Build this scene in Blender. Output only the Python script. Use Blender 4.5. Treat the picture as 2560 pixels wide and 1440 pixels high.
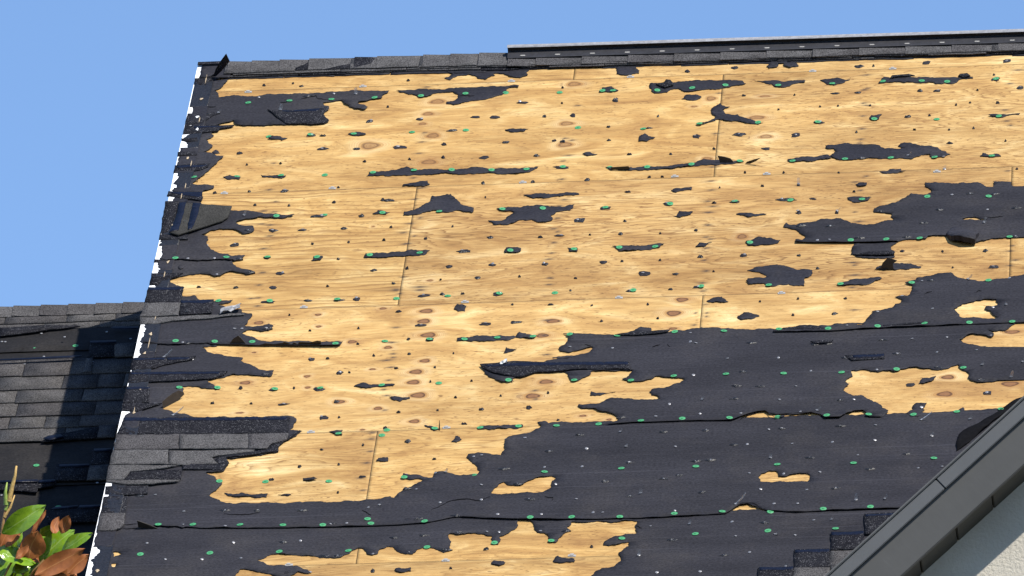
import bpy, bmesh, math, random
import numpy as np
from mathutils import Matrix, Vector, noise
from mathutils.geometry import delaunay_2d_cdt

# ---------------------------------------------------------------- camera, sky, sun, exposure
for o in list(bpy.data.objects): bpy.data.objects.remove(o)
sc = bpy.context.scene
C = sc.collection
PITCH = math.radians(40)
RIDGE_Z0 = 13.78
cam_d = bpy.data.cameras.new('camera'); cam = bpy.data.objects.new('camera', cam_d); C.objects.link(cam)
CAM_ROT = ((.9967823, .0326831, .0731908), (.0794829, -.2848814, -.9552618), (-.0103702, .9580054, -.2865625))
m3 = Matrix(CAM_ROT)
cam.matrix_world = Matrix.Translation((3.383, -39.1093, 1.6012)) @ m3.to_4x4()
cam_d.sensor_width = 36; cam_d.lens = 352.125; cam_d.clip_end = 3000; cam_d.clip_start = .5
sc.camera = cam

SUN = Vector((.452, -.4615, .7634)).normalized()
w = bpy.data.worlds.new('World'); sc.world = w; w.use_nodes = True
nt = w.node_tree; bg = nt.nodes['Background']
sky = nt.nodes.new('ShaderNodeTexSky'); sky.sky_type = 'NISHITA'; sky.sun_disc = False
sky.sun_elevation = math.asin(SUN.z); sky.sun_rotation = math.atan2(SUN.x, SUN.y)
sky.air_density = .85; sky.dust_density = 0.0; sky.ozone_density = 5.0; sky.altitude = 0
nt.links.new(sky.outputs[0], bg.inputs[0]); bg.inputs[1].default_value = 0.138
sd = bpy.data.lights.new('sun', 'SUN'); sd.energy = 5.0; sd.angle = math.radians(.53); sd.color = (1, .945, .85)
so = bpy.data.objects.new('sun', sd); C.objects.link(so)
so.rotation_euler = SUN.to_track_quat('Z', 'Y').to_euler(); so.location = (20, -20, 40)
sc.view_settings.view_transform = 'Standard'; sc.view_settings.look = 'None'
sc.view_settings.exposure = 0.52; sc.view_settings.gamma = 1
sc.render.engine = 'CYCLES'

# ---------------------------------------------------------------- survey of the roof, in metres (u along the ridge, v up the slope)
SHEETS={'F1':([(-1.0005,1.2837),(-.9586,1.2219),(-.8745,1.231),(-.8918,1.1824),(-.8976,1.1496),(-.9285,1.1135),(-.9066,1.0783),(-.9033,1.037),(-.7113,1.0408),(-.5006,1.0473),(-.3322,1.0544),(-.1838,1.0432),
(-.2062,.9988),(-.2061,.9657),(-.3026,.9303),(-.3057,.914),(-.2608,.8716),(-.2754,.84),(-.3142,.8544),(-.3511,.9016),(-.3708,.9419),(-.3824,.9572),(-.438,.9402),(-.4561,.9275),(-.4479,.9014),
(-.4258,.8863),(-.4406,.7999),(-.4148,.732),(-.4335,.7009),(-.4874,.6926),(-.6479,.709),(-.7232,.707),(-.7998,.7203),(-.8123,.7454),(-.8163,.7698),(-.8801,.7274),(-.8936,.6872),(-.872,.6798),
(-.9022,.639),(-.8873,.6105),(-.9175,.5698),(-.8822,.4963),(-.9188,.4348),(-.8764,.4257),(-.8616,.3976),(-.8292,.384),(-.8446,.3424),(-.8727,.2538),(-.8978,.1813),(-.9202,.1513),(-.915,.1137),
(-.9193,.1406),(-.9345,.0994),(-.9107,.0868),(-.8435,.0757),(-.8451,.044),(-.8824,.0208),(-.8869,.0),(-.8793,-.1165),(-.8082,-.1541),(-.751,-.2009),(-.6889,-.2062),(-.6421,-.2259),(-.5624,-.2483),
(-.5157,-.268),(-.4852,-.2653),(-.4943,-.2802),(-.5301,-.2949),(-.6302,-.2739),(-.6938,-.2998),(-.7227,-.3234),(-.7061,-.3508),(-.6451,-.3716),(-.6385,-.4188),(-.6542,-.4383),(-.6865,-.4438),
(-.7098,-.4077),(-.7481,-.3888),(-.7813,-.384),(-.817,-.3986),(-.8522,-.4423),(-.8237,-.4654),(-.8195,-.4916),(-.8218,-.5379),(-.809,-.5699),(-.8007,-.5963),(-.7781,-.6239),(-.7436,-.6473),
(-.709,-.6728),(-.6569,-.6628),(-.6629,-.6899),(-.6809,-.7191),(-.7007,-.7257),(-.9547,-.7025),(-.9968,-.7021)],[[(-.9208,-.7656),(-.914,-.7509),(-.8992,-.7572),(-.8986,-.7879),
(-.9082,-.7953)]],[(-1.0241,-.6998),(-.6967,-.725)]),'F2':([(-.9969,-.657),(-.7067,-.7016),(-.6989,-.7483),(-.6845,-.775),(-.6617,-.8075),(-.6107,-.8372),(-.607,-.8578),(-.6366,-.8686),
(-.6584,-.8485),(-.7004,-.8298),(-.731,-.8527),(-.7375,-.8725),(-.7613,-.8786),(-.7877,-.8531),(-.8045,-.8466),(-.8732,-.8491),(-.9157,-.873),(-.9442,-.896),(-.9268,-.9329),(-.8912,-.9713),
(-.8765,-.9776),(-.8787,-1.0228),(-.8773,-1.0633),(-.831,-1.062),(-.8167,-1.0884),(-.8024,-1.1147),(-.7452,-1.1244),(-.6686,-1.1256),(-.6868,-1.1492),(-.7261,-1.161),(-.7067,-1.1777),(-.682,-1.2097),
(-.6698,-1.2107),(-.6286,-1.2241),(-.6226,-1.2495),(-.5814,-1.2629),(-.5823,-1.3027),(-.5916,-1.3368),(-.6018,-1.3856),(-.5712,-1.393),(-.5273,-1.3916),(-.5043,-1.3786),(-.4842,-1.405),
(-.4997,-1.4385),(-.5311,-1.4458),(-.5688,-1.423),(-.5885,-1.4263),(-.6079,-1.4594),(-.5882,-1.4808),(-.5634,-1.4927),(-.5457,-1.5138),(-.5241,-1.5353),(-.4909,-1.5527),(-.2822,-1.5744),
(-.1945,-1.5765),(-.2074,-1.6197),(-.2792,-1.6169),(-.5681,-1.5839),(-.6971,-1.5657),(-.9546,-1.5402),(-.9953,-1.5379)],[],[(-1.0229,-1.5357),(-.6963,-1.5658),(-.5722,-1.5836),(-.2833,-1.6146),
(-.2033,-1.621)]),'F3':([(-.9954,-1.4826),(-.6987,-1.5459),(-.6965,-1.5736),(-.7557,-1.5807),(-.7315,-1.6318),(-.7019,-1.6537),(-.6602,-1.6767),(-.6198,-1.6848),(-.583,-1.6975),(-.5883,-1.7313),
(-.5544,-1.7584),(-.5365,-1.7842),(-.5147,-1.8102),(-.4896,-1.8268),(-.4494,-1.8349),(-.4508,-1.8687),(-.4609,-1.8922),(-.4931,-1.8848),(-.5253,-1.8774),(-.6174,-1.8633),(-.6627,-1.8908),
(-.7079,-1.9183),(-.6857,-1.9471),(-.6555,-1.9785),(-.6484,-1.9935),(-.6655,-2.0018),(-.6941,-1.9899),(-.7436,-1.9638),(-.7758,-1.9574),(-.8013,-1.9593),(-.7897,-2.0258),(-.8165,-2.0814),
(-.8626,-2.1642),(-.8352,-2.1854),(-.7932,-2.2174),(-.752,-2.2396),(-.7105,-2.2667),(-.655,-2.2738),(-.6047,-2.2654),(-.5881,-2.2762),(-.3764,-2.2783),(-.3485,-2.2852),(-.325,-2.3108),
(-.3313,-2.3578),(-.3431,-2.409),(-.2953,-2.4222),(-.3089,-2.4495),(-.3292,-2.4904),(-.3457,-2.4938),(-.3742,-2.5685),(-.3727,-2.6179),(-.5056,-2.6569),(-.5732,-2.6627),(-.5551,-2.7185),
(-.5725,-2.7824),(-.6399,-2.7882),(-.6045,-2.8342),(-.5678,-2.8964),(-.582,-2.9438),(-.6083,-3.0063),(-.574,-3.041),(-.5348,-3.0814),(-.1766,-3.0942),(-.0066,-3.0909),(.0902,-3.066),(.1069,-3.0812),
(.124,-3.0343),(.1569,-2.9885),(.2062,-2.9169),(.1921,-2.9072),(.1519,-2.9106),(.1243,-2.8999),(.1282,-2.857),(.1674,-2.8708),(.2139,-2.8959),(.2455,-2.8983),(.2493,-2.8499),(.2828,-2.8471),
(.3109,-2.8654),(.3483,-2.8898),(.3754,-2.8919),(.4109,-2.8838),(.4225,-2.8522),(.4062,-2.8023),(.381,-2.757),(.3633,-2.723),(.3681,-2.6907),(.3859,-2.6866),(.4267,-2.6898),(.4591,-2.7031),
(.498,-2.7137),(.4986,-2.6843),(.5107,-2.658),(.5036,-2.57),(.5177,-2.5382),(.5753,-2.5152),(.6321,-2.4755),(.6398,-2.4486),(.6301,-2.4368),(.6198,-2.4118),(.6511,-2.4031),(.6659,-2.4264),
(.9323,-2.4309),(1.4258,-2.4313),(1.5252,-2.4352),(1.8351,-2.4403),(1.9775,-2.4438),(2.4256,-2.4295),(7.2,-2.4114),(7.2,-3.3225),(2.0299,-3.3246),(1.7269,-3.3275),(1.6513,-3.3327),(1.5382,-3.3062),
(1.4975,-3.2669),(1.4662,-3.2391),(1.4361,-3.2478),(1.384,-3.3237),(1.2113,-3.3363),(1.0521,-3.3426),(.8161,-3.336),(.6407,-3.3267),(.5256,-3.3109),(.3559,-3.2766),(.2369,-3.3258),(.1459,-3.3336),
(-.0065,-3.3368),(-.3124,-3.3288),(-.6198,-3.3098),(-.7597,-3.2849),(-.992,-3.2896)],[[(.4795,-3.0663),(.49,-3.0135),(.5059,-2.9771),(.523,-2.9623),(.5332,-2.9845),(.5698,-3.0002),(.5878,-3.0015),
(.6085,-2.9687),(.6425,-2.9336),(.7046,-2.9221),(.7212,-2.9395),(.7051,-2.976),(.7073,-3.0191),(.6764,-3.0703),(.5826,-3.0719)],[(1.4957,-2.9979),(1.5101,-2.9614),(1.5363,-2.9397),(1.5631,-2.9417),
(1.5752,-2.9717),(1.5781,-2.9934),(1.6049,-2.9954),(1.6356,-2.9763),(1.6577,-2.9693),(1.6938,-2.986),(1.6947,-3.0183),(1.6865,-3.0445),(1.5972,-3.0388),(1.508,-3.0342)]],[(-.7979,-3.2858),
(-.6198,-3.3098),(-.3124,-3.3288),(-.0065,-3.3368),(.1459,-3.3336),(.2369,-3.3258),(.3559,-3.2766),(.5256,-3.3109),(.6407,-3.3267),(.8161,-3.336),(1.0521,-3.3426),(1.2113,-3.3363),(1.384,-3.3237),
(1.4361,-3.2478),(1.5382,-3.3062),(1.6513,-3.3327),(1.7269,-3.3275),(2.0299,-3.3246),(7.2,-3.3225)]),'F5':([(-.9921,-3.246),(-.3163,-3.2777),(.143,-3.2899),(.3546,-3.2547),(.6005,-3.2874),
(1.0505,-3.3063),(1.3829,-3.2947),(1.726,-3.2911),(2.0292,-3.2883),(7.2,-3.279),(7.2,-5.15),(.8571,-5.15),(.8985,-3.8324),(.9229,-3.7929),(.9826,-3.7558),(1.0006,-3.7157),(1.001,-3.6742),
(.9907,-3.6422),(1.0275,-3.5772),(1.0261,-3.5457),(.9872,-3.5638),(.9525,-3.5748),(.93,-3.5648),(.9329,-3.5337),(.9751,-3.4896),(1.0096,-3.4712),(1.0537,-3.4692),(1.0421,-3.4053),(1.0512,-3.3585),
(1.0043,-3.3498),(.9519,-3.367),(.8004,-3.3505),(.7849,-3.3968),(.7962,-3.4187),(.756,-3.4998),(.7487,-3.5306),(.7174,-3.5231),(.7227,-3.4973),(.7045,-3.4435),(.6728,-3.4307),(.6628,-3.4089),
(.6584,-3.3664),(.6408,-3.3282),(.5979,-3.3144),(.5949,-3.3828),(.5328,-3.4624),(.5384,-3.4838),(.5322,-3.5305),(.5055,-3.5285),(.5007,-3.481),(.5058,-3.4552),(.4646,-3.4311),(.4109,-3.4219),
(.3717,-3.4348),(.3399,-3.422),(.3319,-3.4372),(.3507,-3.491),(.3532,-3.5697),(.3278,-3.5887),(.304,-3.5609),(.2809,-3.5435),(.2282,-3.5501),(.221,-3.5757),(.2088,-3.5936),(.1866,-3.592),
(.1588,-3.5712),(.129,-3.522),(.1067,-3.5203),(.0859,-3.5397),(.0776,-3.5809),(.0585,-3.5931),(.0353,-3.5779),(.0214,-3.535),(.0006,-3.523),(-.0076,-3.5329),(-.0314,-3.573),(-.0603,-3.6022),
(-.14,-3.6016),(-.1709,-3.5837),(-.328,-3.5566),(-.3774,-3.6052),(-.3385,-3.6497),(-.2937,-3.6582),(-.2028,-3.6907),(-.1628,-3.7247),(-.1728,-3.7396),(-.2139,-3.7211),(-.2418,-3.7605),(-.295,-3.7566),
(-.3143,-3.7345),(-.4376,-3.6841),(-.4548,-3.7451),(-.4651,-5.15),(-.9906,-5.15)],[[(-.9353,-3.4914),(-.9151,-3.4929),(-.8994,-3.5098),(-.9163,-3.5295),(-.9287,-3.539)],[(-.9324,-3.5962),
(-.9128,-3.5924),(-.9161,-3.6287),(-.925,-3.628)]],None),'F4':([(.6786,-1.563),(.6992,-1.5794),(.7032,-1.619),(.6986,-1.6481),(.6845,-1.6812),(.6698,-1.7045),(.6752,-1.7343),(.7117,-1.7518),
(.7541,-1.7308),(.8022,-1.7034),(.8039,-1.7153),(.7907,-1.7533),(.756,-1.77),(.6861,-1.7937),(.6474,-1.8081),(.7411,-1.7883),(.6245,-1.8228),(.602,-1.8453),(.3897,-1.8576),(.3795,-1.8859),
(.3941,-1.9355),(.4198,-1.9714),(.4577,-2.0178),(.509,-2.0218),(.5069,-1.9831),(.534,-1.9756),(.5912,-1.9414),(.6065,-1.933),(.6502,-1.9412),(.7052,-1.9408),(.7234,-1.9905),(.7452,-2.0356),
(.7716,-2.0136),(.8087,-1.9683),(.8093,-1.9393),(.8428,-1.94),(.961,-1.9494),(.9765,-1.9429),(.9593,-1.9995),(.933,-2.0263),(.9614,-2.0478),(.9931,-2.0551),(1.051,-2.0356),(1.0675,-2.008),
(1.129,-2.0273),(1.1808,-2.0507),(1.1625,-2.0829),(1.1283,-2.109),(1.0552,-2.1368),(1.0444,-2.1599),(1.0574,-2.1896),(1.0813,-2.2011),(1.0903,-2.2304),(1.0594,-2.2375),(.9807,-2.2219),(.8793,-2.2235),
(.8573,-2.2552),(.7756,-2.2583),(.7723,-2.2723),(.7892,-2.2974),(.8444,-2.3113),(.8609,-2.3315),(.8967,-2.3486),(.9253,-2.3792),(.9352,-2.4273),(.8749,-2.467),(1.0102,-2.4539),(1.1847,-2.4532),
(1.3789,-2.4635),(1.4466,-2.4026),(1.4733,-2.3886),(1.5043,-2.3863),(1.5205,-2.4112),(1.5492,-2.4607),(1.5718,-2.4388),(1.6643,-2.4223),(1.5167,-2.4109),(1.5411,-2.4506),(1.5722,-2.453),
(1.5948,-2.4311),(1.6447,-2.4161),(1.6835,-2.4172),(1.7188,-2.436),(1.7391,-2.4725),(1.7971,-2.4723),(1.812,-2.448),(1.8347,-2.4261),(1.8537,-2.4087),(1.8807,-2.406),(1.8969,-2.4357),(1.9092,-2.4716),
(1.9518,-2.4758),(1.9707,-2.4508),(1.9835,-2.414),(1.9577,-2.3836),(1.9412,-2.3349),(1.9095,-2.3039),(1.8736,-2.2583),(1.8463,-2.2562),(1.8022,-2.2002),(1.8094,-2.1769),(1.8245,-2.1541),
(1.8082,-2.1241),(1.8381,-2.0689),(1.8289,-2.0104),(1.8797,-2.0096),(1.9075,-2.0311),(1.935,-2.038),(1.9582,-2.0254),(2.0015,-2.0433),(2.0244,-2.0162),(2.0516,-2.0087),(2.1299,-2.0198),
(2.1496,-2.0309),(2.1848,-2.0337),(2.2233,-2.0031),(2.2466,-1.9904),(2.2589,-2.0348),(2.2786,-2.0556),(2.2907,-2.0806),(2.2872,-2.1187),(2.3032,-2.1535),(2.3267,-2.1697),(2.4043,-2.1567),
(7.2,-2.1457),(7.2,-1.8612),(2.3778,-1.8411),(2.3226,-1.8124),(2.2832,-1.7946),(2.2474,-1.7576),(2.2667,-1.7299),(2.3056,-1.6988),(2.3569,-1.7225),(2.3767,-1.7388),(2.3843,-1.7149),(2.3722,-1.6846),
(2.3603,-1.669),(2.4272,-1.6744),(2.4504,-1.6321),(2.4776,-1.595),(1.9297,-1.5901),(1.7366,-1.604),(1.4912,-1.5842),(1.2093,-1.5565),(1.111,-1.5732),(1.107,-1.5729),(1.0319,-1.5767),(1.0263,-1.5368),
(.986,-1.5208),(.96,-1.561),(.9136,-1.5868),(.8822,-1.5941),(.7547,-1.5789)],[],[(.8749,-2.467),(1.0102,-2.4539),(1.1847,-2.4532),(1.3789,-2.4635),(1.4466,-2.4026),(1.4733,-2.3886),(1.5043,-2.3863),
(1.5205,-2.4112),(1.5492,-2.4607),(1.5718,-2.4388),(1.6643,-2.4223),(1.5411,-2.4506),(1.5722,-2.453),(1.5948,-2.4311),(1.6835,-2.4172),(1.7188,-2.436),(1.7391,-2.4725),(1.7971,-2.4723),
(1.8347,-2.4261),(1.8807,-2.406),(1.9092,-2.4716),(1.9518,-2.4758)]),'F6':([(1.5122,-1.6252),(1.5268,-1.587),(1.5739,-1.5761),(1.6565,-1.5631),(1.6885,-1.5755),(1.7591,-1.5566),(1.8619,-1.56),
(1.8807,-1.5172),(1.9033,-1.4647),(1.8989,-1.4445),(1.9776,-1.4163),(1.9887,-1.3775),(2.0163,-1.3698),(2.0157,-1.335),(1.9874,-1.3078),(2.0349,-1.3017),(2.0501,-1.2631),(2.0554,-1.2235),
(2.0569,-1.1987),(2.0246,-1.1709),(2.0679,-1.1444),(2.0716,-1.1247),(2.1547,-1.0863),(2.2065,-1.0855),(2.231,-1.1278),(2.2753,-1.1615),(2.3352,-1.1815),(2.4066,-1.1623),(2.4541,-1.1412),
(2.4978,-1.1247),(7.2,-1.1151),(7.2,-1.5973),(2.4934,-1.6062),(2.2966,-1.6119),(1.9303,-1.6196),(1.7374,-1.6355)],[[(2.2215,-1.446),(2.2584,-1.3945),(2.3095,-1.3689),(2.3887,-1.3655),(2.397,-1.4009),
(2.3932,-1.4254),(2.3498,-1.4317),(2.3442,-1.461),(2.3701,-1.4828),(2.3864,-1.5286),(2.4024,-1.5496),(2.3867,-1.5582),(2.3194,-1.5379),(2.2483,-1.5272),(2.2358,-1.4818)],[(1.827,-1.5877),
(1.8464,-1.5715),(1.8742,-1.5797)]],[(1.5122,-1.6252),(1.7374,-1.6355),(1.9303,-1.6196),(2.2966,-1.6119),(2.4934,-1.6062),(7.2,-1.5973)]),'F7':([(1.5243,-.56),(1.5312,-.5194),(1.5724,-.5435),
(1.6082,-.5207),(1.6525,-.5141),(1.6762,-.4903),(1.7532,-.4917),(1.7949,-.5468),(1.8439,-.5664),(1.8923,-.5654),(1.9361,-.533),(1.9662,-.5201),(1.9534,-.488),(1.959,-.4626),(1.8856,-.4356),
(1.8848,-.3993),(1.9329,-.3722),(1.9849,-.335),(2.0126,-.2957),(2.0322,-.2556),(2.0975,-.2664),(2.1173,-.2368),(2.0879,-.1819),(2.0873,-.1451),(2.1731,-.1578),(2.2222,-.1725),(2.2464,-.1589),
(2.2791,-.1669),(2.3158,-.1753),(2.3365,-.2085),(2.3651,-.2162),(2.3645,-.1585),(2.4378,-.1701),(2.4464,-.218),(2.4911,-.2218),(7.2,-.2226),(7.2,-.7451),(2.4307,-.7462),(2.3665,-.746),(2.3106,-.7801),
(2.2946,-.7838),(2.2298,-.7426),(2.1811,-.7079),(2.1087,-.7069),(2.101,-.7318),(2.0245,-.7274),(1.9848,-.7548),(1.7996,-.7495),(1.6584,-.7376),(1.5776,-.7267),(1.5746,-.6927),(1.601,-.7001),
(1.6165,-.6757),(1.5951,-.6329),(1.5779,-.5955),(1.5531,-.5779)],[[(2.2432,-.5384),(2.2632,-.5246),(2.3442,-.547),(2.3444,-.5593),(2.2515,-.5515)]],[(1.5776,-.7267),(1.6584,-.7376),(1.7996,-.7495),
(1.9848,-.7548)]),'F8':([(1.8156,-.7436),(1.9847,-.7476),(1.9614,-.7916),(1.962,-.8222),(1.9787,-.8542),(1.9795,-.8999),(1.9397,-.9118),(1.831,-.8926),(1.8022,-.8598),(1.8048,-.7989)],[],None)}
MED=[[(-.1522,1.0437),(.0898,1.0496),(.3637,1.0471),(.3604,1.0308),(.3184,1.029),(.3111,1.0076),(.3247,.9898),(.297,.9592),(.2644,.9401),(.2072,.9122),(.1656,.9049),(.1007,.8667),(.0705,.8804),
(.0671,.9027),(.0977,.9165),(.1127,.9482),(.1107,.9814),(.0879,1.0111),(.0586,1.0082),(.0085,1.0016),(-.0188,.9655),(-.0519,.9574),(-.0798,.9985),(-.0967,1.0),(-.1193,1.0242)],[(.0359,1.2434),
(.0762,1.2063),(.0609,1.1798),(.0428,1.1648),(.0671,1.1459),(.0981,1.1932),(.1442,1.2001),(.1805,1.1579),(.2155,1.1358),(.2553,1.179),(.2437,1.1967),(.2925,1.1923),(.3198,1.1564),(.3628,1.1414),
(.3932,1.1665),(.3874,1.1948),(.4042,1.2379),(.2469,1.2522)],[(.7698,1.2326),(.8394,1.2318),(.8649,1.1794),(.8642,1.1461),(.8226,1.1332),(.7714,1.1489)],[(1.4314,1.2393),(1.5051,1.2382),
(1.5346,1.1631),(1.4993,1.1496),(1.4756,1.1684),(1.4725,1.2021),(1.4472,1.2044),(1.4443,1.1601),(1.4109,1.1521),(1.3997,1.1753)],[(.9155,1.025),(.9996,1.023),(1.0369,1.0362),(1.1879,1.0391),
(1.3017,1.0233),(1.3196,.9886),(1.2907,.9746),(1.2495,.9563),(1.2122,.9431),(1.0664,.9232),(1.0399,.9586),(1.0023,.9565),(.991,.9244),(.9389,.9181),(.9151,.9864)],[(1.3543,1.0186),(1.5685,.9992),
(1.5669,.9828),(1.517,.9708),(1.505,.9498),(1.472,.9362),(1.4381,.9503),(1.4288,.9787)],[(1.6291,1.0048),(1.675,1.0117),(1.7548,.999),(1.7264,.9629),(1.6894,.9387),(1.6597,.9524)],[(1.8752,.944),
(1.8969,1.0082),(2.19,.9817),(2.2693,.9801),(2.2695,.9635),(2.2153,.9574),(2.1909,.9155),(2.1158,.9168),(2.0946,.9352)],[(1.1258,.5683),(1.1589,.5708),(1.1869,.6009),(1.2066,.6317),(1.1838,.6882),
(1.1864,.7315),(1.2179,.7834),(1.2612,.7358),(1.2289,.7059),(1.247,.6662),(1.2973,.6563),(1.3321,.6097),(1.4044,.5545),(1.3841,.54),(1.3252,.5669),(1.2665,.583),(1.2074,.6099),(1.1633,.565),
(1.1432,.5451)],[(1.6704,.2887),(1.7177,.2953),(1.7627,.3074),(1.821,.2809),(1.8912,.2694),(1.9167,.2297),(2.0072,.2271),(1.9698,.2518),(1.9775,.2779),(2.0144,.2853),(2.052,.2553),(2.0931,.2517),
(2.1432,.2046),(2.1871,.1475),(2.1609,.1179),(2.1118,.1136),(2.1029,.1548),(2.066,.1527),(2.0257,.1105),(1.9147,.1287),(1.7506,.1239),(1.6921,.1641),(1.7115,.2103),(1.7065,.2481),
(1.6733,.2564)],[(1.5177,.1526),(1.5361,.1564),(1.5893,.1677),(1.6794,.1811),(1.7008,.1473),(1.6315,.1268),(1.5413,.1187),(1.5204,.1311)],[(-.2166,.1277),(-.2091,.1696),(-.1024,.1817),(-.0545,.2095),
(-.0192,.1745),(.0595,.173),(.2004,.1661),(.2493,.1778),(.4159,.1527),(.4897,.1622),(.4593,.1117),(.435,.1032),(.1994,.113),(.1116,.1312),(.0382,.1163),(-.0777,.121)],[(.7692,.138),(.8046,.1296),
(.9943,.1237),(1.0926,.1365),(1.194,.1755),(1.2562,.1648),(1.3391,.1469),(1.2985,.1292),(1.1753,.124),(1.0529,.0974),(.9135,.0883),(.7893,.1044)],[(-.0619,.0031),(-.0591,.024),(.0422,.0523),
(.0528,.0144),(.0293,-.0047)],[(-.0359,-.3035),(-.0362,-.267),(-.004,-.2593),(.0412,-.1951),(.0674,-.1554),(.0686,-.1082),(.1137,-.1069),(.1461,-.0991),(.1604,-.1319),(.1883,-.1867),(.2107,-.2201),
(.2493,-.2495),(.2441,-.3012),(.2021,-.282),(.1727,-.2691),(.1328,-.2866),(.0863,-.2617),(.0309,-.2935),(-.0174,-.3051)],[(.3424,-.2679),(.3723,-.2547),(.4381,-.2604),(.5027,-.245),(.561,-.2656),
(.6223,-.2656),(.6602,-.248),(.6448,-.3093),(.5885,-.3253),(.5696,-.3549),(.5763,-.4074),(.5406,-.4252),(.5114,-.4123),(.4939,-.3901),(.4451,-.3911),(.426,-.4155),(.3824,-.4377),(.3456,-.4346),
(.3145,-.3905),(.3757,-.3904),(.3898,-.3501),(.4206,-.3162),(.4075,-.2995),(.3579,-.2901)],[(.4457,-.1353),(.5949,-.1271),(.6687,-.1282),(.6736,-.1444),(.5965,-.1587),(.4906,-.1706)],[(-.1644,-.7315),
(-.1652,-.6905),(-.0258,-.6816),(.0548,-.673),(.0956,-.6764),(.074,-.7207),(-.0228,-.7279)],[(.4024,-.7276),(.4057,-.6767),(.465,-.6868),(.4666,-.7176),(.4472,-.7313)],[(.6535,-.6923),(.6944,-.7009),
(.6944,-.7418),(.6616,-.7339)],[(.8337,-.6972),(.9228,-.6995),(1.0033,-.6909),(1.0436,-.6891),(1.0288,-.7237),(.9651,-.744),(.8644,-.7509)],[(1.3748,-.6913),(1.4065,-.6735),(1.4261,-.6546),
(1.4669,-.6683),(1.5139,-.6876),(1.5009,-.7224),(1.4488,-.7333),(1.3843,-.733)],[(1.3886,-.9876),(1.4157,-.9595),(1.4555,-.9476),(1.4875,-.9452),(1.5564,-.9711),(1.5893,-.9991),(1.6516,-1.0094),
(1.649,-1.0596),(1.6237,-1.0877),(1.6238,-1.163),(1.5937,-1.1555),(1.5612,-1.1378),(1.5254,-1.1399),(1.494,-1.1574),(1.4696,-1.1453),(1.461,-1.1245),(1.3972,-1.1293),(1.3882,-1.0984),(1.3956,-1.0789),
(1.4631,-1.0644),(1.4685,-1.0447),(1.4415,-1.0121)],[(1.7533,-1.1586),(1.7807,-1.1358),(1.7964,-1.1271),(1.8559,-1.1119),(1.9156,-1.1017),(1.9318,-1.1131),(1.8967,-1.1504),(1.8693,-1.1732),
(1.7816,-1.176)],[(.2579,-1.598),(.2581,-1.5685),(.3251,-1.5591),(.3807,-1.5587),(.4841,-1.5621),(.4929,-1.5776),(.4549,-1.6089),(.3559,-1.6108)],[(.4931,-1.5825),(.5024,-1.534),(.5232,-1.5505),
(.5758,-1.5695),(.5693,-1.5984)],[(1.898,-1.0247),(1.9251,-.9815),(1.9728,-.9652),(2.0451,-.9814),(2.0875,-1.0051),(2.0818,-1.0198),(1.994,-1.0276),(1.9341,-1.0328)],[(-.1208,-2.0108),(-.0835,-1.98),
(-.0545,-2.0016),(-.0232,-1.9992),(.028,-1.9984),(.0401,-2.0042),(.0332,-2.0181),(-.0136,-2.0241),(-.0921,-2.0275)],[(.0247,-2.128),(.1072,-2.1296),(.1081,-2.1441),(.0775,-2.1561),(.0705,-2.1699),
(.0463,-2.1584)],[(.3909,-2.4609),(.3951,-2.4328),(.5623,-2.4316),(.5673,-2.4509),(.5485,-2.4636)],[(1.0498,-.1346),(1.0734,-.1104),(1.1328,-.1102),(1.1317,-.1364),(1.0712,-.1575)],[(1.3247,-.4035),
(1.4386,-.408),(1.4491,-.4193),(1.3987,-.4305),(1.3748,-.4441)],[(1.0709,-.4079),(1.0847,-.3987),(1.0913,-.3577),(1.1486,-.3678),(1.1296,-.4025),(1.0979,-.4226)],[(1.899,-.0077),(1.9336,-.0002),
(1.9415,.015),(1.9844,.0166),(1.9849,-.0099),(2.0075,-.0118),(1.9751,-.0302),(1.9137,-.028)],[(1.1724,-.7306),(1.1851,-.6908),(1.2256,-.6942),(1.2375,-.69),(1.2068,-.7335)],[(1.8038,-.1365),
(1.8176,-.1166),(1.8504,-.1247),(1.8489,-.1509),(1.8144,-.1584)],[(1.7723,-.2751),(1.7967,-.272),(1.8722,-.2837),(1.8424,-.3176),(1.7978,-.3222)],[(1.2371,-1.2863),(1.258,-1.2581),(1.2974,-1.2463),
(1.3251,-1.2985),(1.2914,-1.3007),(1.2594,-1.2981)],[(1.3659,-1.4458),(1.3908,-1.4181),(1.4532,-1.4479),(1.4244,-1.4753),(1.385,-1.4819)],[(.8163,-2.1708),(.8167,-2.1373),(.9128,-2.1448),
(.8536,-2.1737)],[(.2292,-1.2839),(.2383,-1.2347),(.2777,-1.2579),(.2743,-1.3025),(.2465,-1.3052)],[(.4517,-1.7311),(.4587,-1.6779),(.4757,-1.6988),(.5035,-1.701),(.477,-1.7233)],[(2.0952,-2.1611),
(2.108,-2.1094),(2.1622,-2.0897),(2.1474,-2.1413),(2.1167,-2.1628)],[(2.0557,-2.448),(2.0743,-2.4116),(2.085,-2.3556),(2.1314,-2.3498),(2.1166,-2.396),(2.1247,-2.4155),(2.1058,-2.4424),
(2.0986,-2.4749),(2.0677,-2.4725)],[(-.1878,-2.4344),(-.1699,-2.4303),(-.1359,-2.4274),(-.1347,-2.477),(-.158,-2.4698)],[(.1808,-2.4021),(.2112,-2.4155),(.2403,-2.4453),
(.223,-2.4605)],[(.2955,-2.5705),(.3084,-2.5221),(.3351,-2.5516),(.3163,-2.5775)],[(.0139,-2.7291),(.0215,-2.7079),(.0571,-2.6997),(.0615,-2.7327)],[(.1515,-3.7319),(.1679,-3.7124),(.2122,-3.7156),
(.2142,-3.7468),(.1614,-3.7482)],[(.5133,-3.7063),(.5223,-3.6706),(.568,-3.6999),(.5474,-3.7243)],[(.7461,-3.6972),(.7636,-3.6517),(.8268,-3.6823),(.828,-3.7083),(.7712,-3.7146)],[(-.554,-2.9835),
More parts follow.
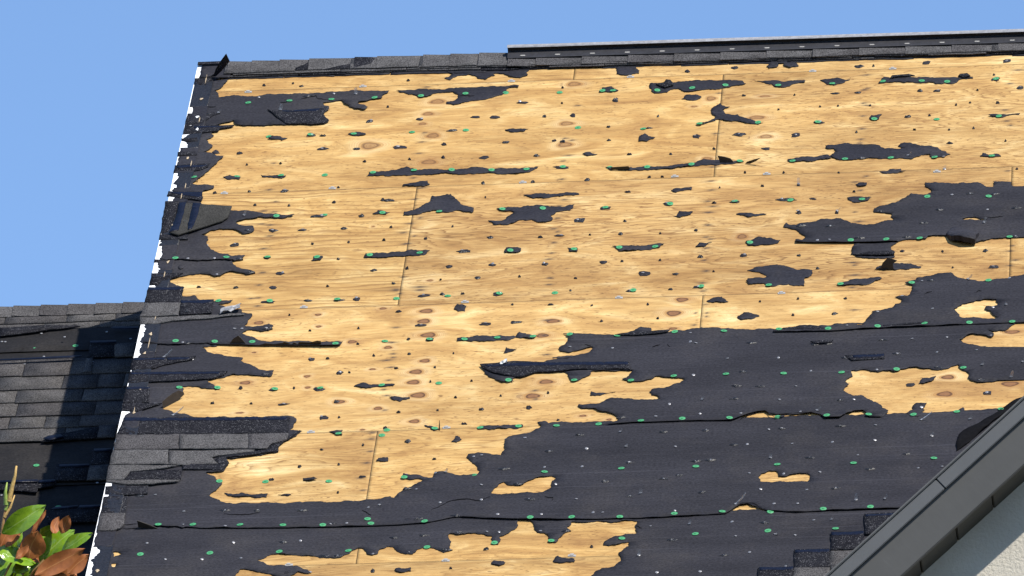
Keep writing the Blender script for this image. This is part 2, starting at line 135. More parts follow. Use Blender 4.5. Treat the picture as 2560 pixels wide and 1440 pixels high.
(-.5101,-2.9976),(-.4329,-3.0087),(-.3836,-3.007),(-.386,-3.0337),(-.4307,-3.0357),(-.4768,-3.0215),(-.5314,-3.0121)],[(-.3425,-3.0155),(-.3207,-3.0064),(-.2932,-3.0138),
(-.3012,-3.0271)],[(-.2592,-2.8656),(-.2041,-2.8806),(-.221,-2.8955),(-.2551,-2.8907)],[(-.8138,.1687),(-.7859,.1823),(-.7383,.1569),(-.7449,.1362),(-.795,.1405)],[(-.6569,.1764),(-.6189,.1678),
(-.5522,.1621),(-.5665,.1314),(-.6511,.1547)],[(-.8819,.4424),(-.8669,.4626),(-.8474,.4286),(-.8717,.42)],[(-.383,-.7388),(-.3761,-.6933),(-.3394,-.6964),(-.3462,-.7419)],[(-.3251,.5881),(-.293,.607),
(-.2491,.576),(-.2652,.5665),(-.316,.5764)],[(-.6581,.5686),(-.6429,.589),(-.5764,.5669),(-.5977,.5438)],[(1.0547,.8473),(1.0803,.8889),(1.1137,.8914),(1.1378,.8618),(1.1036,.8265)],[(.894,.3998),
(.8942,.4429),(.9174,.484),(.931,.4558),(.961,.4316),(.9293,.3967)],[(.7069,.95),(.7149,1.0044),(.7568,1.0062),(.7859,.9649),(.7553,.9456)],[(.3305,.579),(.4265,.576),(.4112,.5502),
(.3398,.562)],[(.6674,.2855),(.6933,.3047),(.7296,.2801),(.6912,.262)],[(1.8481,.5531),(1.8513,.5961),(1.8968,.603),(1.8774,.5396)],[(2.3386,.5528),(2.3737,.5606),(2.4026,.558),(2.4687,.5684),
(2.4647,.5525),(2.4151,.546),(2.3822,.5273)],[(2.3084,.1156),(2.3202,.1571),(2.341,.1287),(2.3778,.1361),(2.3945,.1081),(2.3495,.1014)],[(-.1646,-.2769),(-.1444,-.2421),(-.0939,-.262),
(-.1087,-.2869)],[(2.2315,-2.4475),(2.2524,-2.4255),(2.2733,-2.3987),(2.2775,-2.418),(2.2681,-2.4409)]]
SMALL=[(-.7203,1.1581,.0171,.0112),(-.5984,1.1693,.0128,.0134),(-.1768,.8729,.0127,.0221),(-.2423,.7222,.0379,.0384),(-.4209,.4376,.0587,.0325),(-.2784,.4251,.0335,.026),(-.7654,.4193,.0294,.0238),
(-.1101,.4287,.0377,.0379),(-.2355,.284,.0167,.0194),(-.7241,.2922,.0126,.0151),(-.5849,.293,.0125,.0151),(-.4819,.5889,.0463,.0306),(-.4288,.5777,.0294,.0153),(-.5619,1.1338,.0234,.0089),
(-.1109,1.1564,.017,.0134),(.3857,.8709,.0506,.0265),(.1989,.7288,.042,.0263),(.2809,.7205,.042,.0351),(-.0331,.7254,.0379,.0373),(.4863,.7098,.021,.0241),(.6053,.7091,.0294,.0372),
(.778,.8611,.0252,.0441),(.1088,.591,.0503,.0284),(.34,.4442,.0334,.0303),(.5416,.4415,.0209,.0216),(.5796,.4296,.025,.027),(-.0956,.4296,.0669,.0368),(.0845,.4418,.0251,.0282),
(.2598,.2836,.0416,.043),(.477,.2861,.0291,.028),(.8605,.2654,.0249,.0193),(.7694,.4247,.0187,.0151),(.762,.568,.0188,.0174),(.5481,1.0194,.0127,.0155),(.5546,.8481,.0105,.0132),
(.0889,.3007,.0167,.0237),(-.0494,.2913,.015,.0151),(1.0661,1.15,.0253,.0245),(1.2672,1.1762,.0338,.0357),(1.3132,.8647,.021,.0176),(1.6956,.8535,.0418,.0198),(.9638,.6663,.0109,.0218),
(.9253,.5427,.0417,.0152),(1.1328,.4359,.0395,.0476),(1.3086,.4419,.0581,.0432),(1.5474,.4123,.0456,.0496),(1.4255,.2781,.0414,.0279),(1.637,.5447,.0457,.0369),(1.0344,.2535,.0145,.0172),
(1.2103,.2948,.0145,.0236),(1.6367,.7132,.0104,.0153),(1.7116,.7141,.0104,.0153),(1.4645,.6958,.0117,.0131),(1.5267,.8489,.0105,.0154),(1.7913,1.1453,.04,.0356),(2.0722,1.1553,.042,.049),
(2.4077,1.1481,.0377,.0467),(1.8502,1.1399,.0147,.0134),(1.7916,.8536,.0313,.022),(2.0501,.8512,.025,.0286),(2.121,.8449,.0375,.033),(2.2898,.8352,.01,.0154),(2.4686,.8443,.0375,.0439),
(2.3744,.6909,.0208,.0284),(2.2602,.7011,.0108,.0153),(2.2024,.6823,.0125,.0175),(1.8448,.7077,.0108,.0197),(2.0051,.5716,.029,.0217),(2.0929,.5747,.0149,.0109),(1.7951,.4227,.0108,.0194),
(2.0346,.4264,.0149,.0129),(2.1772,.4138,.0124,.0151),(2.2781,.4232,.0124,.0194),(2.1833,.2683,.0288,.0171),(2.4114,.274,.0107,.015),(2.3568,.9976,.0117,.0155),(2.3656,.9493,.0397,.0486),
(-.8355,.003,.0183,.0234),(-.6933,.0067,.015,.0234),(-.5462,.0004,.0374,.0383),(-.3245,.0151,.0125,.0128),(-.657,-.1408,.0141,.0169),(-.5158,-.1581,.0124,.019),(-.3321,-.1402,.0199,.0211),
(-.1332,-.133,.0165,.0317),(-.3858,-.279,.0701,.0357),(-.2087,-.2909,.0272,.0294),(-.5621,-.4128,.0453,.0438),(-.441,-.4189,.0452,.025),(-.2716,-.4166,.0349,.023),(-.7088,-.5474,.0452,.0374),
(-.3895,-.5659,.0131,.0187),(-.2423,-.5617,.0131,.0166),(-.4977,-.8577,.0468,.0368),(-.2718,-.7327,.0147,.0123),(-.1215,-.8584,.0325,.0266),(-.819,-.9732,.0244,.0122),(-.6684,-.9927,.0244,.0163),
(-.5171,-1.0021,.0309,.0346),(-.2969,-1.007,.0138,.0163),(-.3654,-1.1454,.0384,.0222),(-.1687,-1.1414,.0323,.0444),(-.2364,-1.1509,.0444,.0222),(-.5263,-1.1443,.0607,.0303),(-.5651,-.693,.0368,.0371),
(-.1123,-.1379,.0599,.0296),(.5872,.1506,.0704,.0342),(.2712,.0125,.019,.0361),(.4772,.0063,.0174,.0234),(.699,.0115,.0231,.0297),(.29,-.1388,.0082,.0169),(-.0794,-.4215,.014,.0125),
(.1722,-.4324,.0107,.0208),(-.1001,-.552,.0164,.0166),(.0695,-.5508,.0164,.0187),(.3343,-.5597,.0327,.029),(.5362,-.5767,.0245,.0124),(.6128,-.5656,.0571,.0248),(.7387,-.568,.0106,.0103),
(.6906,-.4119,.0572,.0542),(.7889,-.2923,.0533,.0419),(.1829,-.847,.0325,.0348),(.3542,-.8409,.0406,.0307),(.5727,-.8519,.0385,.0327),(.8066,-.8551,.0388,.0347),(.307,-.9689,.0324,.0305),
(.4743,-.9726,.0137,.0183),(.7012,-1.0075,.0177,.0162),(-.0314,-.9996,.0194,.0223),(.1566,-.9787,.0105,.0122),(.254,-1.1288,.0177,.0141),(.6872,-1.1312,.0121,.0141),(.0135,-.8513,.0163,.0307),
(.2365,-.6933,.0692,.0309),(.9536,.0138,.0165,.0149),(1.0091,.0133,.0148,.0106),(.8717,-.133,.0288,.0169),(1.043,-.2702,.045,.0482),(1.231,-.281,.0229,.0167),(1.4235,-.1195,.0205,.0126),
(1.3163,-.2748,.045,.0272),(1.6339,-.2706,.0367,.0188),(1.5807,-.4076,.0269,.0416),(1.5715,-.1217,.0164,.0169),(1.7333,-.4248,.0203,.0229),(.8761,-.438,.0163,.0208),(.8624,-.5691,.0187,.0248),
(1.0237,-.5776,.0106,.0145),(1.168,-.5588,.0187,.0227),(1.5054,.0137,.0123,.0127),(1.347,.0295,.0107,.0127),(.8818,-.8512,.0154,.0163),(1.0341,-.8537,.0145,.0143),(1.1943,-.8314,.025,.0265),
(1.3694,-.8308,.0299,.0388),(1.5924,-.8524,.0226,.0163),(.9752,-.9837,.0564,.0609),(1.1022,-.9972,.0338,.0264),(1.6711,-.9908,.0185,.0162),(1.1977,-1.138,.0521,.0282),(1.0883,-1.1521,.0185,.0141),
(.9304,-1.1532,.0482,.0262),(1.2549,-.9846,.0105,.0122),(1.2477,-.1201,.0098,.0169),(1.5239,-.2695,.1021,.0314),(1.7324,-.0039,.0123,.0148),(1.7993,-.2095,.0139,.0147),(2.0065,-.8412,.0225,.0204),
(2.1692,-.8569,.0136,.0224),(2.3396,-.8619,.0257,.0366),(2.2117,-1.0255,.0104,.0141),(2.3774,-1.0312,.0519,.0424),(2.4611,-.0279,.0147,.0211),(-.4293,-1.2852,.0097,.014),(-.3353,-1.4468,.0137,.0139),
(-.1424,-1.4376,.0104,.0159),(-.3087,-1.7291,.0359,.0393),(-.2453,-1.7293,.0175,.0138),(-.1878,-1.8701,.0318,.0429),(-.1482,-1.8713,.0119,.0117),(-.5696,-1.992,.0206,.0272),
(-.4396,-2.0147,.0357,.0349),(-.3575,-2.0067,.0095,.0233),(-.2577,-2.0242,.0475,.0446),(-.669,-2.1275,.019,.0232),(-.5163,-2.1433,.0142,.0135),(-.3893,-2.1599,.0514,.0231),
(-.2204,-2.2971,.0452,.0421),(-.1594,-2.3018,.011,.0172),(-.1799,-2.1503,.0237,.0289),(-.1337,-1.5931,.0144,.0198),(.0073,-1.2858,.0282,.0241),(.1063,-1.4279,.0461,.0338),(.3618,-1.4357,.046,.0338),
(.4848,-1.4288,.05,.0298),(.0652,-1.5648,.016,.0178),(-.064,-1.7144,.0143,.0177),(.0773,-1.711,.0143,.0197),(.2532,-1.7182,.0088,.0137),(.0338,-1.8469,.0199,.0137),(.1871,-1.8484,.0111,.0195),
(.1788,-1.9881,.0119,.0136),(.3403,-1.9921,.0126,.0136),(.2867,-2.1485,.0118,.0115),(.4637,-2.146,.0118,.0135),(.2233,-2.2649,.0118,.0134),(.3955,-2.2687,.0235,.0249),(.5809,-2.267,.0259,.0325),
(.0725,-2.2731,.0189,.0115),(.3349,-2.4017,.0235,.0171),(.6482,-2.1337,.0118,.0173),(.7005,-2.395,.0133,.0114),(.4613,-1.2529,.0129,.014),(.614,-1.2674,.0265,.014),(.0978,-1.1331,.0565,.0343),
(.1717,-1.1271,.0282,.0202),(.1512,-1.5747,.0359,.0395),(.3969,-1.1375,.0524,.0504),(.7798,-1.2859,.0128,.016),(1.0032,-1.2971,.0112,.018),(.8259,-1.4466,.0136,.0219),(1.0492,-1.4379,.0136,.0179),
(1.4498,-1.3017,.0112,.016),(1.6014,-1.2882,.0112,.018),(1.5861,-1.4488,.0119,.0198),(1.7906,-1.2996,.0151,.018),(1.7505,-1.4473,.0278,.0258),(2.3628,-2.2661,.0427,.0381),(2.0642,-2.1653,.039,.0383),
(-.2809,-2.7556,.0164,.024),(-.2051,-2.6033,.0146,.0154),(-.3805,-2.8705,.0272,.0196),(-.2574,-3.7283,.0266,.0313),(-.0463,-2.5739,.0118,.0176),(-.1292,-2.7487,.0118,.0218),
(-.0309,-2.8666,.0344,.0217),(-.1145,-3.0089,.0117,.0173),(.1246,-2.5541,.0273,.0331),(.2394,-2.7267,.0199,.0175),(.0678,-3.731,.0213,.0292),(.3628,-3.7296,.0115,.0146),(.4878,-3.567,.0284,.0252),
(.0295,-2.4181,.0229,.0222),(.8863,-3.5742,.0133,.0231)]
KNOTS=[(-.2245,.4581,.0796,.0759),(.0284,.9172,.0634,.0498),(-.0033,.7851,.0464,.0374),(-.0197,.6774,.0336,.0285),(.0324,.5457,.0545,.0544),(.0334,.2606,.0666,.0537),(.5945,1.0595,.0592,.05),
(.5843,.6271,.0586,.0437),(.5893,.3997,.0625,.054),(1.178,.8472,.0419,.0484),(1.11,.7657,.0293,.0197),(1.4035,.8522,.0503,.022),(1.3753,.6222,.0709,.0392),(1.4213,.4126,.0539,.0389),
(.1143,-.9783,.0267,.0203),(-.1541,-.4027,.0148,.0209),(1.3568,-.6334,.0405,.0515),(1.1852,.1923,.0413,.0428),(-.5466,-1.3484,.0423,.036),(-.315,-1.2865,.0282,.0241),(-.3044,-1.4047,.0241,.0239),
(-.1593,-1.5675,.04,.0336),(-.5437,-1.6418,.02,.0178),(-.3146,-1.8921,.0278,.0254),(-.5543,-1.9362,.0457,.035),(-.3047,-2.0012,.0238,.0233),(-.1701,-2.1492,.0474,.0385),(-.5531,-2.2245,.0355,.0173),
(.1193,-1.2849,.0583,.0441),(.1156,-1.3861,.0542,.0459),(.1422,-1.5247,.064,.0496),(-.0117,-1.6353,.0339,.0296),(-.0574,-1.2456,.0322,.0241),(-.0592,-1.8434,.0298,.0195),(.144,-1.7778,.0437,.0372),
(.1151,-1.8824,.0555,.0448),(.1116,-1.9828,.0534,.0446),(.1393,-2.1101,.0631,.0521),(-.0121,-2.2246,.0354,.0326),(.1394,-2.3591,.0451,.0381),(-.0592,-2.4233,.0235,.0171),(.632,-1.4259,.0599,.0398),
(.5974,-1.5663,.0518,.0435),(.6345,-2.0192,.0591,.0426),(.5885,-2.1529,.0609,.0481),(.7959,-2.3578,.0313,.0209),(1.1383,-1.2553,.052,.0441),(1.1096,-1.3883,.0618,.0557),(1.1136,-1.5399,.0358,.0257),
(.8991,-2.4009,.0234,.019),(2.2091,-2.1001,.0546,.0423),(2.1998,-2.26,.066,.0496),(2.4512,-2.1843,.0738,.0478),(2.4547,-1.6815,.0669,.0353)]
STAINS=[(.0009,-.5914,.0409,.0145),(-.0042,-.3842,.0452,.023),(.0225,-.5159,.0287,.0187),(.0333,-.3302,.0247,.0126),(.0026,-.9336,.0324,.0143),(-.0172,-1.0633,.0485,.0405),(.0779,-1.0409,.0809,.0304),
(.5866,-.4891,.0327,.0187),(.5958,-.6311,.0326,.0186),(.5911,-.7383,.0325,.0144),(.598,-.9929,.0283,.0244),(.5973,-1.0584,.0363,.0182),(.5973,-.3781,.0287,.0167),(.5971,-.253,.0246,.0147),
(.5933,.0291,.033,.0128),(.0002,-.1308,.0372,.0148),(1.2056,-.2548,.045,.0189),(1.2118,-.3711,.053,.025),(1.2146,-.5029,.0366,.0269),(1.211,-.6262,.0365,.0206),(1.2191,-.7397,.0324,.0164),
(1.2237,-.9739,.0362,.0264),(1.2121,-1.094,.0442,.0222),(1.219,-1.1749,.032,.0181),(1.2101,-.0432,.0411,.0148),(1.2156,-.1384,.0451,.0148),(1.2116,-.8634,.0242,.0143),(-.5791,-.3512,.0536,.0209),
(-.5724,-.4659,.037,.0167),(-.5849,-.5938,.0451,.0166),(-.5719,-.8404,.0326,.0266),(-.5763,-.9669,.0325,.0183),(-.5702,-1.0965,.0324,.0223),(-.5658,-1.1791,.0405,.0242),(-.573,-.2161,.0372,.0169),
(-.5732,-.1059,.0207,.0148),(.0073,-1.4398,.0481,.0199),(.001,-1.5872,.0439,.0237),(.0122,-1.698,.0359,.0157),(-.0075,-1.7599,.0637,.0216),(.013,-1.8297,.0437,.0176),(.0114,-1.9556,.0317,.0194),
(.0152,-2.1033,.0355,.0193),(.0166,-2.244,.0236,.0153),(.0798,-1.0713,.0525,.0304),(.6249,-1.7547,.0436,.0196),(.5956,-2.1008,.0315,.0135),(-.0182,-2.453,.0503,.0266),(-.0187,-2.5134,.0411,.0133),
(-.0217,-2.7373,.0363,.0109),(-.0347,-2.8771,.0362,.0261),(-.0153,-2.6309,.0273,.011),(-.0179,-2.9915,.0316,.013),(-.0016,-3.6845,.0577,.0313),(.5799,-3.6748,.0354,.0146),(.5794,-3.7473,.0441,.0146),
(-.026,1.0822,.0382,.0201),(-.0114,.4793,.046,.0174),(-.0142,.3579,.0418,.0173),(.6229,.8201,.0336,.0132),(.586,.4667,.025,.0152),(.5898,.2228,.029,.015),(1.801,-.1047,.0409,.0126),
(1.8082,-.4187,.0244,.0166),(1.812,-.9367,.0442,.0162),(1.8229,-1.0639,.052,.0242),(1.8138,-1.1887,.0399,.0161),(2.4398,-.8724,.0401,.0122),(2.4411,-1.0193,.0359,.0141),(1.236,-1.3111,.016,.014),
(1.2431,-1.3962,.0199,.0159),(1.2424,-1.4308,.0199,.0099),(1.1957,-1.5111,.0239,.0178),(1.1972,-1.3925,.0159,.0119),(1.8159,.8866,.0376,.0132),(1.8191,.7406,.0333,.0109),(1.8181,.5991,.0332,.0109),
(1.817,.4607,.0414,.013),(1.8154,.3489,.0372,.0129),(2.4245,.8999,.0334,.022),(2.4063,.6119,.0373,.013),(2.4156,.4919,.0331,.0108)]
CAPS=[(-.7712,.96),(-.5979,.9655),(-.421,.9673),(-.239,.9664),(-.482,.59),(-.3007,.5848),(-.6555,.5901),(-.7561,.1722),(-.5729,.1617),(-.391,.1545),(-.1919,.1596),(-.9338,.1653),(-.0445,.9733),
(.1421,.9841),(.3112,.9833),(.539,.9672),(.7189,.9621),(.7629,.9637),(-.0578,.5873),(.1674,.588),(.6348,.5738),(.5934,.15),(.9493,.9491),(1.0951,.9613),(1.234,.9808),(1.4554,.9576),(1.6813,.9582),
(.9076,.5389),(1.1406,.5605),(1.3836,.5585),(1.6321,.5419),(1.1235,.1348),(1.3213,.1495),(1.5389,.1317),(1.7544,.1352),(1.8928,.9633),(2.0559,.9519),(2.1622,.9357),(2.3657,.9471),(1.8659,.5515),
(2.1246,.5329),(2.3813,.5371),(1.9425,.1326),(2.1223,.1191),(2.3568,.1156),(-.5584,-.2737),(-.362,-.2675),(-.7298,-.6926),(-.9379,-.6844),(-.563,-.6931),(-.3609,-.7079),(-.1467,-.7063),
(-.7269,-1.1269),(-.5191,-1.1438),(-.2473,-1.15),(-.1241,-.2699),(-.0227,.1652),(.1334,.1602),(.2987,.1448),(.4434,.1397),(.1084,-.2761),(.3668,-.2741),(.5323,-.2799),(.7889,-.2923),(.0553,-.6996),
(.4227,-.7058),(.6808,-.713),(.4024,-1.142),(.6259,-1.1483),(.786,.1312),(.9419,.1177),(1.0523,-.2793),(1.3155,-.2736),(1.5425,-.2805),(.8641,-.7161),(1.0093,-.719),(1.3914,-.705),(.9396,-1.1529),
(1.2105,-1.1381),(1.4809,-1.1483),(1.8338,-.2971),(2.0992,-.2958),(2.3486,-.3141),(1.7984,-.7299),(1.9414,-.7358),(2.0756,-.7276),(2.4375,-.7407),(1.7674,-1.1618),(2.0518,-1.1782),(2.357,-1.1773),
(-.8659,-1.5177),(-.7083,-1.5363),(-.5576,-1.5513),(-.2222,-1.6018),(-.8118,-1.9749),(-.6608,-1.9858),(-.4317,-2.0153),(-.2528,-2.0217),(-.15,-2.4636),(-.0093,-1.1534),(.1959,-1.1431),
(-.0277,-1.5741),(.1495,-1.5785),(.2889,-1.5858),(.4189,-1.5814),(.5605,-1.581),(.7067,-1.5859),(-.0115,-2.0088),(.2124,-2.0033),(.4868,-2.0104),(.7455,-2.026),(.0365,-2.4383),(.2236,-2.4413),
(.401,-2.4465),(.5494,-2.4448),(.6977,-2.4553),(.8954,-1.606),(1.1226,-1.5859),(1.3175,-1.5928),(1.5351,-1.6015),(.9692,-2.0465),(1.1357,-2.0192),(1.34,-2.0151),(1.5659,-2.0281),(.8614,-2.4528),
(1.0252,-2.4418),(1.1851,-2.4334),(1.3689,-2.4429),(1.5556,-2.4413),(1.7297,-1.6113),(1.9248,-1.6044),(2.2866,-1.5953),(2.4552,-1.6011),(2.1091,-1.5869),(1.7927,-2.0335),(2.0078,-2.0265),
(2.2678,-2.0268),(1.7456,-2.4523),(1.9081,-2.4545),(2.081,-2.4585),(2.248,-2.4421),(2.4186,-2.4337),(-.7831,-3.2675),(-.6497,-3.2741),(-.4682,-3.2875),(-.3027,-3.304),(-.1494,-3.3163),
(-.8294,-3.5211),(-.5634,-3.5311),(-.2991,-3.5399),(-.5807,-2.8759),(-.4018,-2.8873),(-.1562,-2.9014),(.0208,-2.4857),(.1338,-2.8952),(.4011,-2.8852),(.6735,-2.8842),(.0341,-3.3161),(.2387,-3.3143),
(.6416,-3.3166),(.7993,-3.3188),(-.0362,-3.5486),(.2615,-3.5379),(.5161,-3.5188),(.7313,-3.5179),(.0179,-3.2683),(.9681,-2.8741),(1.2547,-2.8785),(1.5668,-2.8838),(.9825,-3.327),(1.1888,-3.3106),
(1.3709,-3.3072),(1.5536,-3.3155),(.9987,-3.5144),(1.2755,-3.4939),(1.5496,-3.4868),(1.8592,-2.8934),(2.1664,-2.8715),(1.7544,-3.3128),(1.933,-3.3072),(1.805,-3.4841)]
NAILS=[(1.1852,-1.5988,''),(1.1886,-1.6874,''),(1.2108,-1.7019,''),(1.4283,-1.7183,''),(.8822,-1.7254,''),(1.3407,-1.8633,''),(1.5413,-1.8724,''),(1.404,-1.996,''),(1.2127,-2.0147,''),(1.3851,-2.133,''),
(1.4791,-2.1423,''),(1.6178,-2.1513,''),(1.3834,-2.2533,''),(1.5572,-2.2764,''),(1.2548,-2.2528,'W'),(1.1295,-2.2859,''),(1.252,-2.3856,''),(.9494,-2.3962,''),(1.0804,-2.3969,''),(1.4117,-2.4027,''),
(1.6426,-2.4084,''),(.713,-1.6982,''),(1.8033,-1.5848,''),(1.9483,-1.7307,''),(2.0623,-1.7301,''),(2.1998,-1.7265,''),(1.6833,-1.7515,''),(1.7324,-1.7505,''),(1.8046,-1.8924,''),(1.9206,-1.9114,''),
(2.006,-1.8697,''),(2.1627,-1.8676,''),(1.6726,-2.0125,''),(1.9308,-2.0204,''),(1.7929,-2.2967,''),(1.8472,-2.2972,''),(1.7062,-2.3972,'W'),(2.3404,-2.0027,'W'),(2.3343,-2.1512,''),
(2.4547,-2.1319,'W'),(2.1649,-2.0129,''),(2.4288,-1.4253,'W'),(2.1383,-1.4393,''),(2.3777,-1.4489,''),(1.9209,-1.4513,''),(2.0151,-1.3051,''),(2.3173,-1.8586,''),(2.1107,-2.3861,''),
(2.2999,-2.5141,'W'),(2.1108,-2.5088,'L'),(2.3726,-1.7238,''),(2.4983,-1.9863,'W'),(-.6956,-3.1442,''),(-.5385,-3.1474,''),(-.4123,-3.1567,''),(-.2413,-3.1694,''),(-.6872,-3.2703,''),
(-.5241,-3.2972,''),(-.12,-3.3037,''),(-.8124,-3.4216,''),(-.4814,-3.4406,''),(-.2895,-3.4494,''),(-.2255,-3.4436,''),(-.7293,-3.5744,''),(-.5896,-3.5846,''),(-.441,-3.5849,''),(-.8196,-2.9819,''),
(-.8739,-2.9897,''),(-.9837,-3.0105,''),(-.9701,-3.1345,''),(-.7219,-2.4131,''),(-.3771,-2.4397,''),(-.1264,-3.587,''),(-.1669,-3.7296,''),(.5074,-2.5571,''),(.581,-2.5617,''),(.6839,-2.6909,''),
(.5163,-2.8409,''),(.6713,-2.8408,''),(.436,-2.9847,''),(.5759,-2.9877,''),(.722,-3.0009,''),(.3915,-2.7197,''),(.4211,-2.7089,''),(.1872,-3.0069,''),(.1489,-3.004,''),(.0138,-3.1618,''),
(.0549,-3.1414,'W'),(.287,-3.1374,''),(.444,-3.1245,''),(.6304,-3.131,''),(.3575,-3.2702,''),(.5142,-3.2627,''),(.6813,-3.2772,''),(.2159,-3.284,''),(-.0588,-3.3061,''),(.1303,-3.4402,''),
(.2428,-3.4306,''),(.3729,-3.417,''),(.4815,-3.4166,''),(.5284,-3.4232,''),(.6857,-3.4232,''),(.7835,-3.4304,''),(.0601,-3.5849,''),(.1948,-3.5822,''),(.3354,-3.5684,''),(-.0744,-3.5907,''),
(.1397,-2.8611,''),(.2524,-2.8642,''),(.2903,-2.8585,'W'),(.7918,-2.5461,''),(.9479,-2.5307,'W'),(1.1156,-2.5425,''),(1.2827,-2.5422,''),(1.5244,-2.5531,''),(1.5747,-2.5493,''),(.8251,-2.6766,''),
(.9767,-2.6718,'W'),(1.1687,-2.6865,''),(1.3957,-2.6821,''),(1.4453,-2.6859,''),(1.6185,-2.6937,''),(.9967,-2.82,''),(.816,-2.8442,''),(1.2528,-2.8286,''),(1.3086,-2.8221,''),(1.5392,-2.8179,'W'),
(1.6896,-2.8315,''),(1.1356,-2.9815,''),(1.1917,-2.9535,''),(.9102,-2.9892,''),(1.4623,-2.9578,''),(1.5944,-2.9731,''),(1.0126,-3.1329,''),(1.0517,-3.1091,'W'),(.8081,-3.1442,''),(1.2872,-3.1182,''),
(1.5102,-3.1061,''),(1.6865,-3.1246,''),(1.4192,-3.243,'L'),(1.5656,-3.2454,''),(1.6553,-3.2489,''),(.8787,-3.2717,''),(.9144,-3.2744,''),(1.1898,-3.2789,''),(1.2499,-3.3995,'W'),(1.4111,-3.3957,''),
(1.5362,-3.4102,''),(1.1021,-3.4097,''),(1.0689,-3.6687,'W'),(1.3925,-3.6871,''),(1.4864,-3.6732,''),(1.4287,-3.5229,''),(1.5783,-3.5182,'W'),(1.6536,-3.5321,''),(1.1891,-3.5399,''),
(1.1436,-3.8295,''),(1.3056,-3.8288,''),(1.7205,-3.4027,''),(1.6264,-3.8076,'W'),(1.7992,-2.5424,''),(1.936,-2.5426,''),(1.7737,-2.6916,''),(1.9366,-2.6858,''),(2.1547,-2.6626,'W'),
(1.8739,-2.8198,''),(2.0635,-2.8184,''),(2.1081,-2.9585,''),(2.1989,-2.9496,''),(1.9236,-2.9535,''),(1.7324,-2.965,''),(1.7945,-3.1177,''),(1.8762,-3.2297,'W'),(1.9851,-3.2268,'W'),
(1.7876,-3.4003,'W'),(1.5909,-.5533,''),(1.7105,-.5675,''),(1.6639,-.7156,''),(1.7121,-.7094,''),(1.8329,-.7093,''),(2.0221,-.7078,''),(2.2744,-.2816,''),(2.3719,-.29,''),(2.1993,-.2856,''),
(2.1529,-.4377,''),(2.3452,-.452,''),(2.4604,-.4431,''),(2.0862,-.5684,''),(2.3325,-.582,'W'),(1.9057,-.4322,''),(2.1588,.1234,''),(1.8221,.14,''),(2.4404,-1.1601,''),(2.2753,-1.1615,'W'),
(2.1299,-1.1576,''),(2.0921,-1.1615,''),(2.4628,-.7367,''),(2.0127,.152,'W'),(1.7348,-.4021,'W'),(1.5703,-.1079,'W'),(2.1647,-.0012,'W'),(-.7304,1.0149,''),(-.523,1.0073,''),(-.4148,1.0286,''),
(-.3213,1.018,'W'),(-.889,.8617,'W'),(-.6287,.8714,'W'),(-.9901,.8378,''),(-.9255,.8452,''),(-.9833,.706,''),(-.9547,-.5834,''),(-.886,-.697,''),(-.7776,-.7039,''),(-.6795,-.7111,''),
(-.7547,-.8609,''),(-.6197,-.8517,''),(-.8214,-.5431,''),(-.66,-.417,''),(-.9697,-.975,''),(-.8508,-1.1388,''),(-.9382,-.3208,'W'),(-.693,-.2581,'W'),(-.8168,-1.5414,''),(-.8349,-1.5399,''),
(-.6096,-1.4127,''),(-.6398,-1.4103,'W'),(-.5089,-1.4229,''),(-.7834,-1.7011,''),(-.7837,-1.8395,''),(-.6519,-1.8528,''),(-.4826,-1.8662,''),(-.9897,-1.7072,''),(-.9861,-1.6801,''),
(-.9748,-1.5829,''),(-.9874,-2.1544,''),(-.9389,-2.1247,''),(-.8958,-2.1213,''),(-.99,-2.0149,''),(-.9114,-2.2578,''),(-1.0056,-2.2581,''),(-.4519,-2.2896,''),(-.9927,-2.4016,''),(-.667,-1.2459,'X'),
(-.8486,-1.2362,'W'),(-.8152,-2.2347,'L'),(-.8997,-1.6674,'L'),(.4607,-1.8584,'X')]
CLIPS=[(-.7819,1.0948),(-.2982,1.1122),(.3285,1.1145),(.8297,1.1159),(1.5961,1.1108),(1.9318,1.1081),(-.7939,-.0006),(-.3492,.0141),(.4352,.0078),(1.0594,.0174),(1.437,.0111),(2.1344,-.025),
(-.3769,-1.2076),(.2687,-1.2072),(.8851,-1.2146),(1.5338,-1.2227),(-.2595,-2.4315),(.2685,-2.4297),(-.2544,-3.6506),(.3398,-3.6552),(.8162,-3.6451)]
